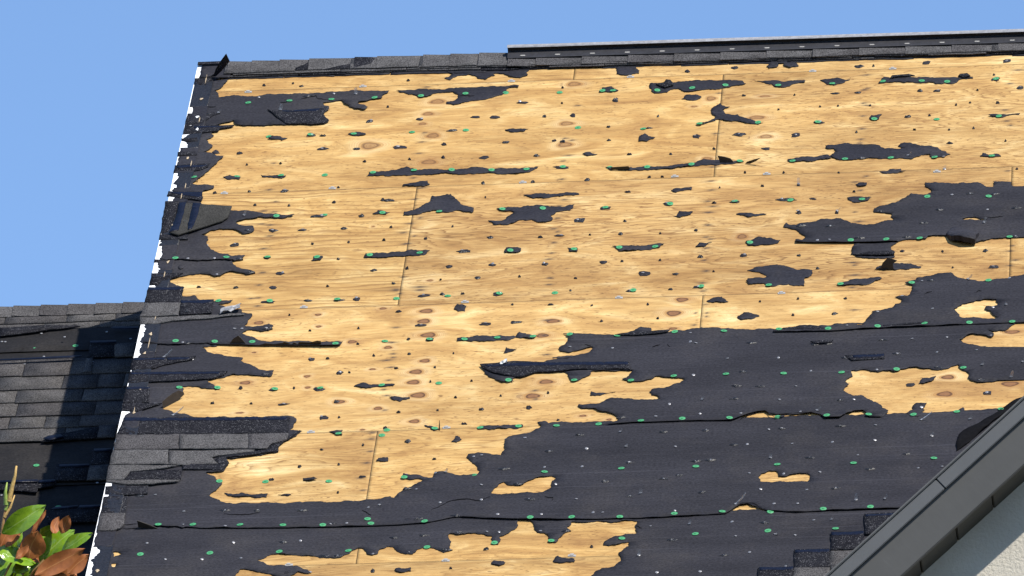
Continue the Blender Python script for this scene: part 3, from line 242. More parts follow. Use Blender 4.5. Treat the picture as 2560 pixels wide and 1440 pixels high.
SH=[('d',[(-1.017,.8566),(-.8994,.8604),(-.8817,.85),(-.9091,.8251),(-.9271,.7884),(-.9527,.7414),(-1.0181,.7199),(-1.0192,.8075)]),('d',[(-1.0179,.7177),(-.8098,.7146),(-.8189,.6969),(-.8678,.6794),
(-.874,.6528),(-.9562,.6328),(-1.0186,.6275)]),('d',[(-1.0199,1.2441),(-.9134,1.2401),(-.9611,1.1998),(-.9668,1.1669),(-1.0186,1.1771)]),('d',[(-1.0208,.5788),(-.9563,.584),(-.9494,.5509),
(-.9864,.5433),(-1.0168,.5568)]),('d',[(-1.023,.4332),(-.9478,.432),(-.9404,.3937),(-1.0214,.39)]),('d',[(-1.0236,.2936),(-.8767,.3023),(-.884,.2655),(-.9148,.2361),(-.9791,.2097),(-1.023,.2135)]),
('d',[(-.6834,.8708),(-.641,.8396),(-.4788,.8636),(-.4496,.8664),(-.4335,.876),(-.4448,.8002),(-.4148,.732),(-.4335,.7009),(-.4875,.6948),(-.5934,.7096)]),('d',[(-1.0269,.0173),(-.8848,-.0001),
(-.8811,-.0954),(-1.029,-.03)]),('d',[(-1.0302,-.0879),(-.9745,-.0874),(-.9735,-.2448),(-.9921,-.4098),(-1.0233,-.4279),(-1.0287,-.2714),(-1.0261,-.2298)]),('d',[(-1.0224,-.4383),(-.907,-.4481),
(-.903,-.4949),(-.9689,-.4894),(-1.022,-.4901)]),('d',[(-1.0229,-.6907),(-.9593,-.696),(-.9644,-.7314),(-1.0222,-.7215)]),('d',[(-1.0226,-.8337),(-.8943,-.8392),(-.9117,-.8733),(-.973,-.9139),
(-.9858,-.9534),(-1.02,-.9557)]),('d',[(-1.0222,-.9757),(-.8801,-.9823),(-.8773,-1.0633),(-.8797,-1.1535),(-1.0251,-1.1266),(-1.0228,-1.0614)]),('d',[(-.8787,-1.1185),(-.7452,-1.1244),
(-.7422,-1.2598),(-.8703,-1.2644)]),('g',[(-1.0178,-1.1403),(-.8761,-1.1488),(-.8753,-1.2759),(-1.0298,-1.2784)]),('g',[(-1.0287,-1.2814),(-.8748,-1.2819),(-.6087,-1.2726),(-.6115,-1.2873),
(-.738,-1.31),(-.8894,-1.3226),(-.9595,-1.3468),(-1.0237,-1.3466)]),('d',[(-1.0182,-1.6775),(-.7715,-1.6776),(-.7846,-1.7108),(-.892,-1.756),(-.929,-1.7872),(-1.0197,-1.7946),(-1.0227,-1.7163)]),
('d',[(-1.0219,-1.8139),(-.6335,-1.8349),(-.6443,-1.8729),(-.6889,-1.9081),(-.8621,-1.9187),(-.9653,-1.9154),(-1.0222,-1.9206)]),('d',[(-1.0227,-1.9593),(-.9287,-1.9715),(-.9175,-2.1216),
(-1.0222,-2.1182)]),('d',[(-1.0218,-2.123),(-.8671,-2.1351),(-.9042,-2.1609),(-.9554,-2.2048),(-1.0196,-2.1902)]),('d',[(-1.0069,-2.2549),(-.3512,-2.3001),(-.3441,-2.4554),(-1.0199,-2.4145)]),
('g',[(-1.0217,-2.4199),(-.7739,-2.4356),(-.7619,-2.5761),(-1.0177,-2.5632)]),('g',[(-.7729,-2.4357),(-.5036,-2.4531),(-.4924,-2.5945),(-.761,-2.5762)]),('g',[(-.5027,-2.4532),(-.3437,-2.461),
(-.3441,-2.516),(-.3827,-2.5459),(-.4047,-2.5552),(-.4194,-2.6001),(-.4915,-2.5946)]),('g',[(-1.0192,-2.5718),(-.8019,-2.5862),(-.7905,-2.7192),(-1.0206,-2.7061)]),('g',[(-.801,-2.5863),
(-.4644,-2.6054),(-.4722,-2.6212),(-.6014,-2.6496),(-.6275,-2.664),(-.6106,-2.7034),(-.5952,-2.7264),(-.7897,-2.7182)]),('d',[(-.601,-2.6551),(-.4633,-2.6186),(-.4191,-2.6034),(-.4043,-2.5607),
(-.3399,-2.5108),(-.3008,-2.4257),(-.3457,-2.4938),(-.3742,-2.5685),(-.3727,-2.6179),(-.5056,-2.6569),(-.5732,-2.6627),(-.5551,-2.7185),(-.5771,-2.7821),(-.7323,-2.7649),(-.736,-2.7211),
(-.5906,-2.7267),(-.6161,-2.6921)]),('g',[(-1.0222,-2.7125),(-.7444,-2.7281),(-.8147,-2.7532),(-.9349,-2.7767),(-.9553,-2.851),(-1.0213,-2.846)]),('d',[(-.9347,-2.7789),(-.7321,-2.7671),
(-.733,-2.8623),(-.9553,-2.851)]),('g',[(-1.0185,-2.8516),(-.7324,-2.8699),(-.7448,-2.883),(-.8378,-2.903),(-.9423,-2.8952),(-1.0195,-2.8656)]),('d',[(-1.0186,-2.9002),(-.8537,-2.9018),
(-.8493,-2.9775),(-.9295,-2.9877),(-1.0139,-2.976)]),('d',[(-1.0164,-2.9973),(-.924,-2.9988),(-.9189,-3.1543),(-1.0161,-3.1471)]),('g',[(-1.0156,-3.1525),(-.9185,-3.1597),(-.9138,-3.261),
(-.9244,-3.292),(-.949,-3.3167),(-1.0143,-3.3119)]),('d',[(.3657,-1.8509),(.3812,-1.8472),(.4987,-1.8323),(.6022,-1.8502),(.9538,-1.8733),(.9607,-1.9416),(.7714,-1.9266),(.6934,-1.9398),
(.6539,-1.9367),(.7052,-1.9408),(.5912,-1.9414),(.5346,-1.9853),(.5067,-1.9782),(.4258,-1.938),(.3795,-1.8859)]),('d',[(1.6632,-1.7352),(1.7516,-1.7306),(1.7443,-1.7515),(1.6854,-1.7585)]),
('d',[(1.8023,-1.8777),(1.9569,-1.8658),(1.958,-1.9192),(1.8309,-1.9284)]),('d',[(1.9455,-1.5913),(2.1187,-1.5709),(2.1151,-1.5903),(1.9499,-1.6133)]),('d',[(1.5506,-1.589),(1.6567,-1.568),
(1.7126,-1.5922),(1.7172,-1.6171),(1.555,-1.6041)]),('d',[(.8866,-1.6043),(.9138,-1.5917),(1.103,-1.5726),(1.0921,-1.5963),(.9742,-1.6162)]),('d',[(1.8744,-.8556),(1.9746,-.8538),(1.9774,-.8947),
(1.8107,-.8808)]),('d',[(.9415,1.0061),(.9743,1.0252),(.9814,1.0578),(1.0006,1.0505),(1.0125,1.0163),(1.0157,.9884),(.981,.9639)]),('d',[(1.9225,.9838),(1.9302,1.0141),(2.0012,1.0231),(2.0267,1.002),
(1.9557,.9974)]),('d',[(2.2068,.9747),(2.2148,.9994),(2.2439,1.0078),(2.2589,.9755),(2.2319,.9647)]),('d',[(1.9118,-3.3709),(2.0365,-3.3669),(2.0398,-3.5398),(1.9182,-3.5582)]),('d',[(1.7885,-3.5268),
(1.9129,-3.5272),(1.9189,-3.6946),(1.7926,-3.6908)]),('g',[(1.7927,-3.6952),(1.919,-3.6979),(1.9235,-3.9058),(1.7978,-3.8967)]),('d',[(1.6543,-3.6699),(1.789,-3.6742),(1.794,-3.8372),
(1.6591,-3.8382)]),('g',[(1.6592,-3.8436),(1.7941,-3.8426),(1.7982,-4.0041),(1.6635,-3.9944)]),('d',[(1.5235,-3.8208),(1.6572,-3.8219),(1.6622,-3.9943),(1.5287,-3.9848)])]
BANDS=[[(-1.0,-2.2554),(-.3517,-2.2923),(-.35,-2.3279),(-1.0017,-2.2864)],[(-1.0175,-1.6854),(-.894,-1.6874),(-.8915,-1.7072),(-1.0157,-1.7051)],[(-.886,-1.688),(-.7983,-1.6901),(-.7926,-1.7101),
(-.8801,-1.71)],[(-1.017,-1.824),(-.6627,-1.8423),(-.6646,-1.8664),(-1.0153,-1.8436)],[(-1.0198,-1.9692),(-.9283,-1.9763),(-.9266,-1.9958),(-1.0179,-1.9906)],[(-.8774,-1.1236),(-.7457,-1.1283),
(-.7456,-1.1595),(-.8766,-1.1518)],[(-1.0219,-.9798),(-.8816,-.9883),(-.8816,-1.0125),(-1.0195,-1.0062)],[(-1.0269,.0036),(-.8856,-.0054),(-.8837,-.0635)],[(-.6219,.8642),(-.4617,.8598),
(-.4701,.8299),(-.6155,.8351)],[(-.9794,.7089),(-.82,.7112),(-.8774,.6944),(-.9777,.6891)],[(-1.0146,.2854),(-.8861,.2903),(-.9008,.2669),(-1.0125,.2606)],[(.39,-1.8625),(.6026,-1.857),(.65,-1.8608),
(.95,-1.8769),(.9533,-1.9072),(.6514,-1.8881),(.604,-1.8843),(.3989,-1.8797)],[(1.8338,-1.8802),(1.9552,-1.8753),(1.9557,-1.9025),(1.8363,-1.9046)],[(1.9166,-3.3801),(2.032,-3.3754),(2.0324,-3.3942),
(1.917,-3.3989)],[(1.7909,-3.5303),(1.9121,-3.5326),(1.9127,-3.5611),(1.7916,-3.5599)],[(1.6577,-3.6755),(1.7868,-3.6795),(1.7875,-3.7046),(1.6584,-3.7028)],[(1.5282,-3.8233),(1.6555,-3.8261),
(1.6563,-3.8542),(1.529,-3.8504)]]
FLAPS=[[(-.6532,-1.5663,.003),(-.6444,-1.567,.0117),(-.6311,-1.5681,.029),(-.6101,-1.5697,.042),(-.5989,-1.5706,.0312),(-.577,-1.5724,.003)],[(-.5481,-1.5855,.003),(-.4989,-1.5895,.0165),
(-.4671,-1.592,.013),(-.4307,-1.5949,.0186),(-.4262,-1.5953,.0251),(-.3951,-1.5978,.0121),(-.3865,-1.5985,.0208),(-.3711,-1.5997,.0121),(-.3663,-1.6001,.0229),(-.3225,-1.6036,.0208),
(-.2939,-1.6059,.0294),(-.28,-1.607,.0273),(-.2799,-1.607,.003)],[(1.2404,.1449,.003),(1.2317,.146,.031),(1.2583,.1427,.027),(1.2828,.1396,.0207),(1.2982,.1377,.003)],[(1.3441,.1199,.003),
(1.353,.1191,.0134),(1.3824,.1166,.0245),(1.4096,.1142,.0334),(1.3902,.1159,.0156),(1.3647,.1181,.003)],[(1.902,-1.0251,.003),(1.9267,-1.0261,.0148),(1.9334,-1.0264,.0321),(1.9564,-1.0273,.0534),
(1.9918,-1.0288,.0398),(1.9732,-1.028,.027),(1.976,-1.0282,.003)],[(.7901,.1053,.003),(.7963,.1048,.0151),(.8647,.0989,.0205),(.8704,.0984,.0107),(.8678,.0986,.003)],[(-.8608,-2.1624,.003),
(-.8623,-2.1644,.0301),(-.8407,-2.1355,.0379),(-.8263,-2.1164,.0417),(-.8051,-2.0881,.0412),(-.7885,-2.066,.0243),(-.7856,-2.0622,.0139),(-.8078,-2.0917,.003)],[(-.8583,-3.281,.003),
(-.8599,-3.2807,.0391),(-.8379,-3.2846,.0303),(-.8115,-3.2892,.0193),(-.7853,-3.2937,.0059),(-.7848,-3.2938,.003)],[(.239,-2.4618,.003),(.245,-2.4622,.0446),(.244,-2.4622,.003)]]
TEARS=[[(.2554,-3.2042),(.2807,-3.1795),(.3136,-3.134),(.3526,-3.1134),(.4066,-3.1196),(.4386,-3.1327),(.4768,-3.0982)],[(-.5381,-3.1794),(-.4949,-3.1879),(-.4411,-3.1897),
(-.3996,-3.1769)],[(1.4347,-3.242),(1.4789,-3.2368),(1.5018,-3.2597),(1.5252,-3.2985)],[(-.5508,.9833),(-.5182,.9992),(-.4897,1.0132),(-.4745,.9787),(-.4357,.9664)],[(1.0383,-1.7291),(1.0535,-1.7157),
(1.0689,-1.7071)],[(1.0965,-1.7045),(1.1052,-1.7247),(1.1113,-1.7301)],[(.7716,-1.6833),(.786,-1.6962),(.8023,-1.7053)],[(-.635,.9545),(-.6073,.9498)],[(-.947,.9273),(-.9052,.9313)],[(2.3481,-.5349),
(2.3804,-.5315),(2.4086,-.5297)],[(2.3086,-1.2893),(2.3203,-1.2733),(2.3323,-1.2812)],[(2.1043,-1.2954),(2.1139,-1.2783),(2.1337,-1.2699)],[(.1201,.964),(.1812,.9619)],[(-.9148,-3.2503),
(-.8879,-3.2502),(-.8659,-3.2465)],[(.6852,-3.1116),(.7194,-3.1248),(.7141,-3.1532)],[(1.0486,-3.4005),(1.0604,-3.4171),(1.0717,-3.4243)],[(1.4094,-2.4498),(1.4391,-2.4096),
(1.4734,-2.3905)],[(-.0092,-3.1846),(.0102,-3.2073),(.0299,-3.2353)]]
LOWSH=[('d',[(-1.9379,1.2358),(-1.7734,1.2473),(-1.5908,1.2264),(-1.6541,1.2067),(-1.7186,1.1995),(-1.8109,1.1697),(-1.9284,1.142)]),('d',[(-1.5335,1.0425),(-1.4183,1.0394),(-1.4124,.8916),
(-1.5285,.8825)]),('g',[(-1.4242,1.0214),(-1.3374,1.0267),(-1.3297,.885),(-1.4116,.883)]),('g',[(-1.5329,.8767),(-1.5032,.878),(-1.4947,.7335),(-1.5316,.7303)]),('d',[(-1.6053,.0829),(-1.4072,.1624),
(-1.406,.0441),(-1.5613,.0324),(-1.6432,.021)]),('g',[(-1.4102,.1686),(-1.3348,.1746),(-1.3352,.0445),(-1.4085,.0442)]),('d',[(-1.7747,-.3682),(-1.545,-.3767),(-1.544,-.4252),(-1.6082,-.4468),
(-1.608,-.4863),(-1.7662,-.4525)]),('d',[(-1.4177,-.08),(-1.3363,-.0772),(-1.3335,-.2289),(-1.4076,-.2277)]),('g',[(-1.4138,-.2406),(-1.3331,-.2334),(-1.3322,-.3838),(-1.4131,-.3866)]),
('d',[(-1.5531,-.2167),(-1.4147,-.2316),(-1.4117,-.3823),(-1.5446,-.3811)]),('d',[(-1.5399,-.6576),(-1.3286,-.6428),(-1.3251,-.7994),(-1.5332,-.8013)])]
LOWBANDS=[[(-1.4557,1.1746),(-1.4417,1.1858),(-1.3358,1.1773),(-1.3358,1.1501),(-1.4339,1.1555)],[(-1.5307,1.0398),(-1.4181,1.0369),(-1.4184,1.0123),(-1.5284,1.015)],[(-1.9013,.8754),(-1.6037,.8884),
(-1.5491,.8902),(-1.5574,.8725),(-1.6016,.8663),(-1.8998,.8606)],[(-1.6351,.038),(-1.6134,.0659),(-1.5656,.0775),(-1.5429,.0451),(-1.6038,.0179)],[(-1.4101,-.0823),(-1.3377,-.0825),(-1.3369,-.1111),
(-1.4074,-.1111)],[(-1.5389,-.2293),(-1.4145,-.2334),(-1.4139,-.2601),(-1.5383,-.2542)],[(-1.6111,-.3796),(-1.544,-.3794),(-1.5427,-.4077),(-1.6087,-.4045)],[(-1.5345,-.6754),(-1.5183,-.6531),
(-1.4239,-.6427),(-1.4254,-.6661)],[(-1.4166,-.6432),(-1.332,-.646),(-1.3304,-.6705),(-1.4159,-.6694)],[(-1.7743,-.3727),(-1.6154,-.374),(-1.6129,-.3989),(-1.7723,-.3922)]]
LOWCAPS=[(-1.7687,1.0208),(-1.5938,1.0364),(-1.6411,-.1891),(-1.5087,-.6115)]
LEAVES=[((-.7277,-7.5394,10.287),(-.5815,-7.5457,10.3775),.0674,'g'),((-.6321,-7.5272,10.2872),(-.5806,-7.5409,10.3606),.0205,'b'),((-.6492,-7.5062,10.2025),(-.6116,-7.5273,10.2971),.0791,'b'),
((-.6062,-7.5223,10.2816),(-.5532,-7.5231,10.3085),.0351,'g'),((-.5641,-7.5178,10.2845),(-.5436,-7.5301,10.3381),.0322,'b'),((-.5336,-7.5148,10.2874),(-.5071,-7.5275,10.3453),.0381,'b'),
((-.6116,-7.5014,10.2026),(-.4925,-7.5141,10.303),.0703,'g'),((-.5397,-7.4998,10.2296),(-.4348,-7.5039,10.2917),.041,'g'),((-.6246,-7.49,10.1546),(-.4582,-7.4925,10.2395),.0615,'b'),
((-.5201,-7.4785,10.1604),(-.4472,-7.4861,10.2212),.0469,'b'),((-.619,-7.4878,10.149),(-.5145,-7.4756,10.152),.0381,'b'),((-.7411,-7.5249,10.2277),(-.6191,-7.5001,10.1941),.0498,'g'),
((-.7436,-7.503,10.1459),(-.6924,-7.5144,10.2123),.0674,'g'),((-.6966,-7.503,10.1686),(-.6353,-7.4998,10.1856),.0381,'g'),((-.674,-7.4948,10.1489),(-.5914,-7.4981,10.1998),.0264,'g'),
((-.7348,-7.5287,10.2446),(-.672,-7.5517,10.3576),.0381,'b'),((-.7175,-7.5265,10.2447),(-.6668,-7.5323,10.29),.0293,'b'),((-.7411,-7.5257,10.2305),(-.6953,-7.5271,10.2574),.0264,'g'),
((-.6976,-7.52,10.2306),(-.661,-7.5316,10.29),.0264,'g'),((-.7454,-7.5132,10.1825),(-.7181,-7.5211,10.2249),.0351,'g'),((-.7205,-7.4992,10.1431),(-.662,-7.4971,10.163),.0439,'g'),
((-.5738,-7.4974,10.2055),(-.5355,-7.4981,10.2253),.0176,'g'),((-.6839,-7.5114,10.2053),(-.6392,-7.5172,10.2477),.0264,'b')]
TWIGS=[[(-.7277,-7.5394,10.287),(-.7206,-7.5509,10.3321),(-.7105,-7.5621,10.3772),(-.7014,-7.5641,10.3885)],[(-.7139,-7.5579,10.3603),(-.6982,-7.5668,10.3998),
(-.6951,-7.568,10.4054)],[(-.7014,-7.5641,10.3885),(-.6883,-7.5766,10.4393),(-.6786,-7.584,10.4703),(-.6733,-7.5921,10.5013)],[(-.7175,-7.5521,10.3377),(-.6962,-7.5587,10.3716),
(-.682,-7.5671,10.4083)],[(-.7105,-7.5621,10.3772),(-.7121,-7.5733,10.4167),(-.7053,-7.5815,10.4491)],[(-.6234,-7.5268,10.2901),(-.6628,-7.5164,10.2336),(-.7017,-7.5098,10.1911),
(-.7324,-7.4985,10.1346)],[(-.5913,-7.4989,10.2027),(-.6271,-7.4942,10.1687),(-.6513,-7.4881,10.1348)]]
CAM=([[.9967823,-.0326831,-.0731908],[.0794829,.2848814,.9552618],[-.0103702,-.9580054,.2865625]],[3.383,-39.1093,1.6012],352.125)
BENT=[(-1.0155,1.2463,.0049),(-.9822,1.2463,-.0036),(-.9566,1.2463,-.0032),(-.9302,1.2463,.0095),(-.9027,1.2463,.0381),(-.8842,1.2463,.0603),(-.8657,1.2463,.0824),(-.8779,1.2463,.1193),
(-.9083,1.2463,.0794),(-.9275,1.2463,.0482),(-.9377,1.2463,.0235),(-.9554,1.2463,.0136),(-.9812,1.2463,.0091)]
FLIP=[(-.874,-.1453),(-.7479,-.1771),(-.7499,-.2293),(-.7551,-.2915),(-.7765,-.3314),(-.8916,-.4256),(-.9449,-.4729),(-.9847,-.4385),(-.9702,-.2733),(-.9708,-.1213)]
FLIPB=[[(-.9681,-.1273),(-.9404,-.1275),(-.9413,-.2491),(-.9468,-.4256),(-.9825,-.4382),(-.9696,-.278)],[(-.9118,-.1342),(-.8801,-.1443),(-.8812,-.2542),(-.8929,-.4094),(-.908,-.4237),(-.9146,-.3452)]]
CURL=[(2.253,-2.8147),(2.2499,-2.7576),(2.2582,-2.6785),(2.2764,-2.6342),(2.3459,-2.5479),(2.4155,-2.4439),(2.4997,-2.3405),(2.507,-2.3759),(2.4161,-2.5073),(2.324,-2.6836),(2.2783,-2.7769)]
ROLL=[(2.1819,-.7035),(2.2011,-.6436),(2.2212,-.635),(2.2699,-.6699),(2.3146,-.7045),(2.3031,-.7547),(2.2998,-.8157),(2.2557,-.812),(2.2029,-.7667)]

rnd = random.Random(7)
MR = Matrix.Translation((0, 0, RIDGE_Z0)) @ Matrix.Rotation(PITCH, 4, 'X')      # roof plane frame (u, v, n)
LOW = 1.12
ML = MR @ Matrix.Translation((0, 0, -LOW))                                      # lower roof's plane
I4 = Matrix.Identity(4)
WM = {}

# ---------------------------------------------------------------- materials
def mat(name):
    m = bpy.data.materials.new(name); m.use_nodes = True
    n = m.node_tree.nodes; b = n['Principled BSDF']
    return m, m.node_tree, b
class G:
    def __init__(s, t): s.t = t
    def n(s, ty, **k):
        x = s.t.nodes.new(ty)
        for a, v in k.items(): setattr(x, a, v)
        return x
    def link(s, a, b): s.t.links.new(a, b)
    def val(s, sock, v):
        if hasattr(v, 'is_output'): s.link(v, sock)
        else: sock.default_value = v
    def math(s, op, a, b=0., c=0., clamp=False):
        x = s.n('ShaderNodeMath', operation=op, use_clamp=clamp)
        s.val(x.inputs[0], a); s.val(x.inputs[1], b); s.val(x.inputs[2], c); return x.outputs[0]
    def xyz(s, a, b, c=0.):
        x = s.n('ShaderNodeCombineXYZ'); s.val(x.inputs[0], a); s.val(x.inputs[1], b); s.val(x.inputs[2], c); return x.outputs[0]
    def noise(s, vec, scale=1., detail=2., rough=.5, dist=0.):
        x = s.n('ShaderNodeTexNoise'); s.link(vec, x.inputs['Vector']); x.inputs['Scale'].default_value = scale
        x.inputs['Detail'].default_value = detail; x.inputs['Roughness'].default_value = rough; x.inputs['Distortion'].default_value = dist
        return x.outputs[0]
    def ramp(s, f, stops, interp='LINEAR'):
        x = s.n('ShaderNodeValToRGB'); x.color_ramp.interpolation = interp; e = x.color_ramp.elements
        while len(e) > 1: e.remove(e[-1])
        for i, (p, c) in enumerate(stops):
            q = e[0] if i == 0 else e.new(p); q.position = p
            q.color = (c, c, c, 1) if not isinstance(c, tuple) else c + (1,)
        s.link(f, x.inputs[0]); return x.outputs[0]
    def mix(s, f, a, b, mode='MIX'):
        x = s.n('ShaderNodeMix', data_type='RGBA', blend_type=mode)
        s.val(x.inputs[0], f)
        for i, v in ((6, a), (7, b)):
            if isinstance(v, tuple): x.inputs[i].default_value = v + (1,)
            else: s.link(v, x.inputs[i])
        return x.outputs[2]
    def attr(s, nm):
        x = s.n('ShaderNodeAttribute', attribute_name=nm); return x.outputs['Fac']
    def bump(s, h, strength, dist, b):
        x = s.n('ShaderNodeBump'); x.inputs['Strength'].default_value = strength; x.inputs['Distance'].default_value = dist
        s.link(h, x.inputs['Height']); s.link(x.outputs[0], b.inputs['Normal'])
def pos(g, space='Object'):
    return g.n('ShaderNodeTexCoord').outputs['Object'] if space == 'Object' else g.n('ShaderNodeNewGeometry').outputs['Position']

def plain(name, col, rough=.6, metal=0., spec=.5, var=.0, scale=30., bump=0.):
    m, t, b = mat(name); g = G(t)
    b.inputs['Roughness'].default_value = rough; b.inputs['Metallic'].default_value = metal; b.inputs['Specular IOR Level'].default_value = spec
    nz = g.noise(pos(g), scale, 4, .6)
    c = g.mix(g.ramp(nz, [(.3, 0.), (.7, 1.)]), tuple(x * (1 - var) for x in col), tuple(min(1, x * (1 + var)) for x in col))
    g.link(c, b.inputs['Base Color'])
    if bump: g.bump(nz, bump, .004, b)
    return m

def wood_mat():
    m, t, b = mat('plywood'); g = G(t)
    u = g.attr('gu'); ph = g.attr('phase'); kd = g.attr('kd'); st = g.attr('stain'); wav = g.attr('wav')
    inf = g.n('ShaderNodeObjectInfo'); seed = g.math('MULTIPLY', inf.outputs['Random'], 41.)
    warp = g.noise(g.xyz(g.math('MULTIPLY', u, 1.1), g.math('MULTIPLY', ph, 5.), seed), 1, 3, .55)
    ringv = g.math('ADD', g.math('MULTIPLY', g.math('MULTIPLY', warp, wav), 20.), g.math('MULTIPLY', ph, 22.))
    saw = g.math('FRACT', ringv)
    late = g.ramp(saw, [(0., 0.), (.45, .05), (.75, .5), (.9, 1.), (1., 0.)])
    mod = g.ramp(g.noise(g.xyz(g.math('MULTIPLY', u, .9), g.math('MULTIPLY', ph, 3.), g.math('ADD', seed, 9.)), 1, 2), [(.28, .2), (.58, 1.)])
    late = g.math('MULTIPLY', g.math('MULTIPLY', late, mod), g.attr('gr'))
    fine = g.noise(g.xyz(g.math('MULTIPLY', u, 9.), g.math('MULTIPLY', ph, 95.), seed), 1, 5, .75)
    blotch = g.noise(g.xyz(g.math('MULTIPLY', u, 3.0), g.math('MULTIPLY', ph, 6.5), g.math('ADD', seed, 3.)), 1, 5, .62, .9)
    base = g.ramp(blotch, [(.27, (.34, .185, .064)), (.43, (.48, .288, .103)), (.55, (.575, .37, .145)), (.66, (.69, .49, .225)), (.79, (.86, .68, .39))])
    base = g.mix(g.math('MULTIPLY', late, .95), base, (.25, .128, .042))
    base = g.mix(1., base, g.ramp(fine, [(.22, .66), (.5, 1.), (.78, 1.12)]), 'MULTIPLY')
    spk = g.noise(g.xyz(g.math('MULTIPLY', u, 42.), g.math('MULTIPLY', ph, 130.), seed), 1, 1.5)
    spm = g.noise(g.xyz(g.math('MULTIPLY', u, 1.6), g.math('MULTIPLY', ph, 6.), g.math('ADD', seed, 21.)), 1, 3)
    sp = g.math('MULTIPLY', g.ramp(spk, [(.63, 0.), (.68, 1.)]), g.ramp(spm, [(.36, .15), (.58, 1.)]))
    base = g.mix(g.math('MULTIPLY', sp, .75), base, (.17, .085, .03))
    chk = g.noise(g.xyz(g.math('MULTIPLY', u, 9.), g.math('MULTIPLY', ph, 240.), g.math('ADD', seed, 5.)), 1, 2)
    base = g.mix(g.ramp(chk, [(.69, 0.), (.74, .55)]), base, (.22, .12, .05))
    drift = g.noise(g.xyz(g.math('MULTIPLY', u, .9), g.math('MULTIPLY', ph, 1.6), g.math('ADD', seed, 31.)), 1, 3, .55)
    base = g.mix(1., base, g.ramp(drift, [(.32, (.80, .76, .70)), (.5, (1., 1., 1.)), (.68, (1.06, 1.05, 1.02))]), 'MULTIPLY')
    # knots: dark heart, darker rim, warm halo
    halo = g.ramp(kd, [(.1, .0), (.34, .75), (.55, .3), (.8, 0.)])
    base = g.mix(g.math('MULTIPLY', halo, .7), base, (.36, .18, .06))
    pale = g.ramp(kd, [(.36, 0.), (.5, .42), (.95, 0.)])
    base = g.mix(g.math('MULTIPLY', pale, g.ramp(blotch, [(.38, .1), (.6, 1.)])), base, (.88, .70, .40))
    hn = g.noise(g.xyz(g.math('MULTIPLY', u, 60.), g.math('MULTIPLY', ph, 120.)), 1, 3)
    kring = g.math('MULTIPLY', g.ramp(g.math('FRACT', g.math('MULTIPLY', g.math('ADD', kd, g.math('MULTIPLY', warp, .25)), 11.)), [(0., 0.), (.5, .1), (.85, 1.), (1., 0.)]), g.ramp(kd, [(.3, .75), (.95, 0.)]))
    base = g.mix(kring, base, (.30, .15, .05))
    heart = g.mix(hn, (.31, .155, .066), (.15, .065, .028))
    kn = g.math('ADD', kd, g.math('MULTIPLY', g.math('SUBTRACT', fine, .5), .05))
    kx = g.attr('kx'); base = g.mix(g.math('MULTIPLY', g.ramp(kn, [(.0, 1.), (.25, 1.), (.31, 0.)]), kx), base, heart)
    base = g.mix(g.math('MULTIPLY', g.ramp(kn, [(.19, 0.), (.25, .9), (.28, .9), (.34, 0.)]), kx), base, (.085, .037, .017))
    base = g.mix(g.math('MULTIPLY', st, 1.15, clamp=True), base, (.045, .032, .03))
    base = g.mix(1., base, inf.outputs['Color'], 'MULTIPLY')
    g.link(base, b.inputs['Base Color']); b.inputs['Roughness'].default_value = .72; b.inputs['Specular IOR Level'].default_value = .3
    g.bump(g.math('ADD', fine, g.math('MULTIPLY', late, .4)), .35, .0015, b)
    return m

def felt_mat(name='felt', col=(.0245, .0242, .0292), rough=.62):
    m, t, b = mat(name); g = G(t); p = pos(g, 'W')
    # world -> roof slope coordinates so the fine streaks run along the roll
    sx = g.n('ShaderNodeSeparateXYZ'); g.link(p, sx.inputs[0])
    vv = g.math('ADD', g.math('MULTIPLY', sx.outputs[1], math.cos(PITCH)), g.math('MULTIPLY', sx.outputs[2], math.sin(PITCH)))
    v2 = g.xyz(g.math('MULTIPLY', sx.outputs[0], 6.), g.math('MULTIPLY', vv, 120.))
    f = g.noise(v2, 1, 5, .75)
    big = g.noise(g.xyz(g.math('MULTIPLY', sx.outputs[0], 1.5), g.math('MULTIPLY', vv, 4.)), 1, 4, .6)
    ln = g.noise(g.xyz(g.math('MULTIPLY', sx.outputs[0], .7), g.math('MULTIPLY', vv, 60.)), 1, 2, .5)
    c = g.mix(g.ramp(f, [(.25, 0.), (.75, 1.)]), tuple(x * .78 for x in col), tuple(x * 1.22 for x in col))
    c = g.mix(1., c, g.ramp(big, [(.3, .76), (.7, 1.2)]), 'MULTIPLY')
    dust = g.noise(p, 2.2, 6, .7)
    c = g.mix(g.ramp(dust, [(.5, 0.), (.75, .22)]), c, (.085, .075, .066))
    gsp = g.noise(g.xyz(g.math('MULTIPLY', sx.outputs[0], 90.), g.math('MULTIPLY', vv, 150.)), 1, 2, .6)
    c = g.mix(1., c, g.ramp(gsp, [(.3, .70), (.7, 1.35)]), 'MULTIPLY')
    c = g.mix(g.ramp(ln, [(.66, 0.), (.70, .35)]), c, tuple(x * 2.2 for x in col))
    g.link(c, b.inputs['Base Color']); b.inputs['Roughness'].default_value = rough; b.inputs['Specular IOR Level'].default_value = .06
    hh = g.math('ADD', g.math('MULTIPLY', g.noise(p, 9, 3, .6), 3.), f)
    g.bump(hh, .35, .004, b)
    return m

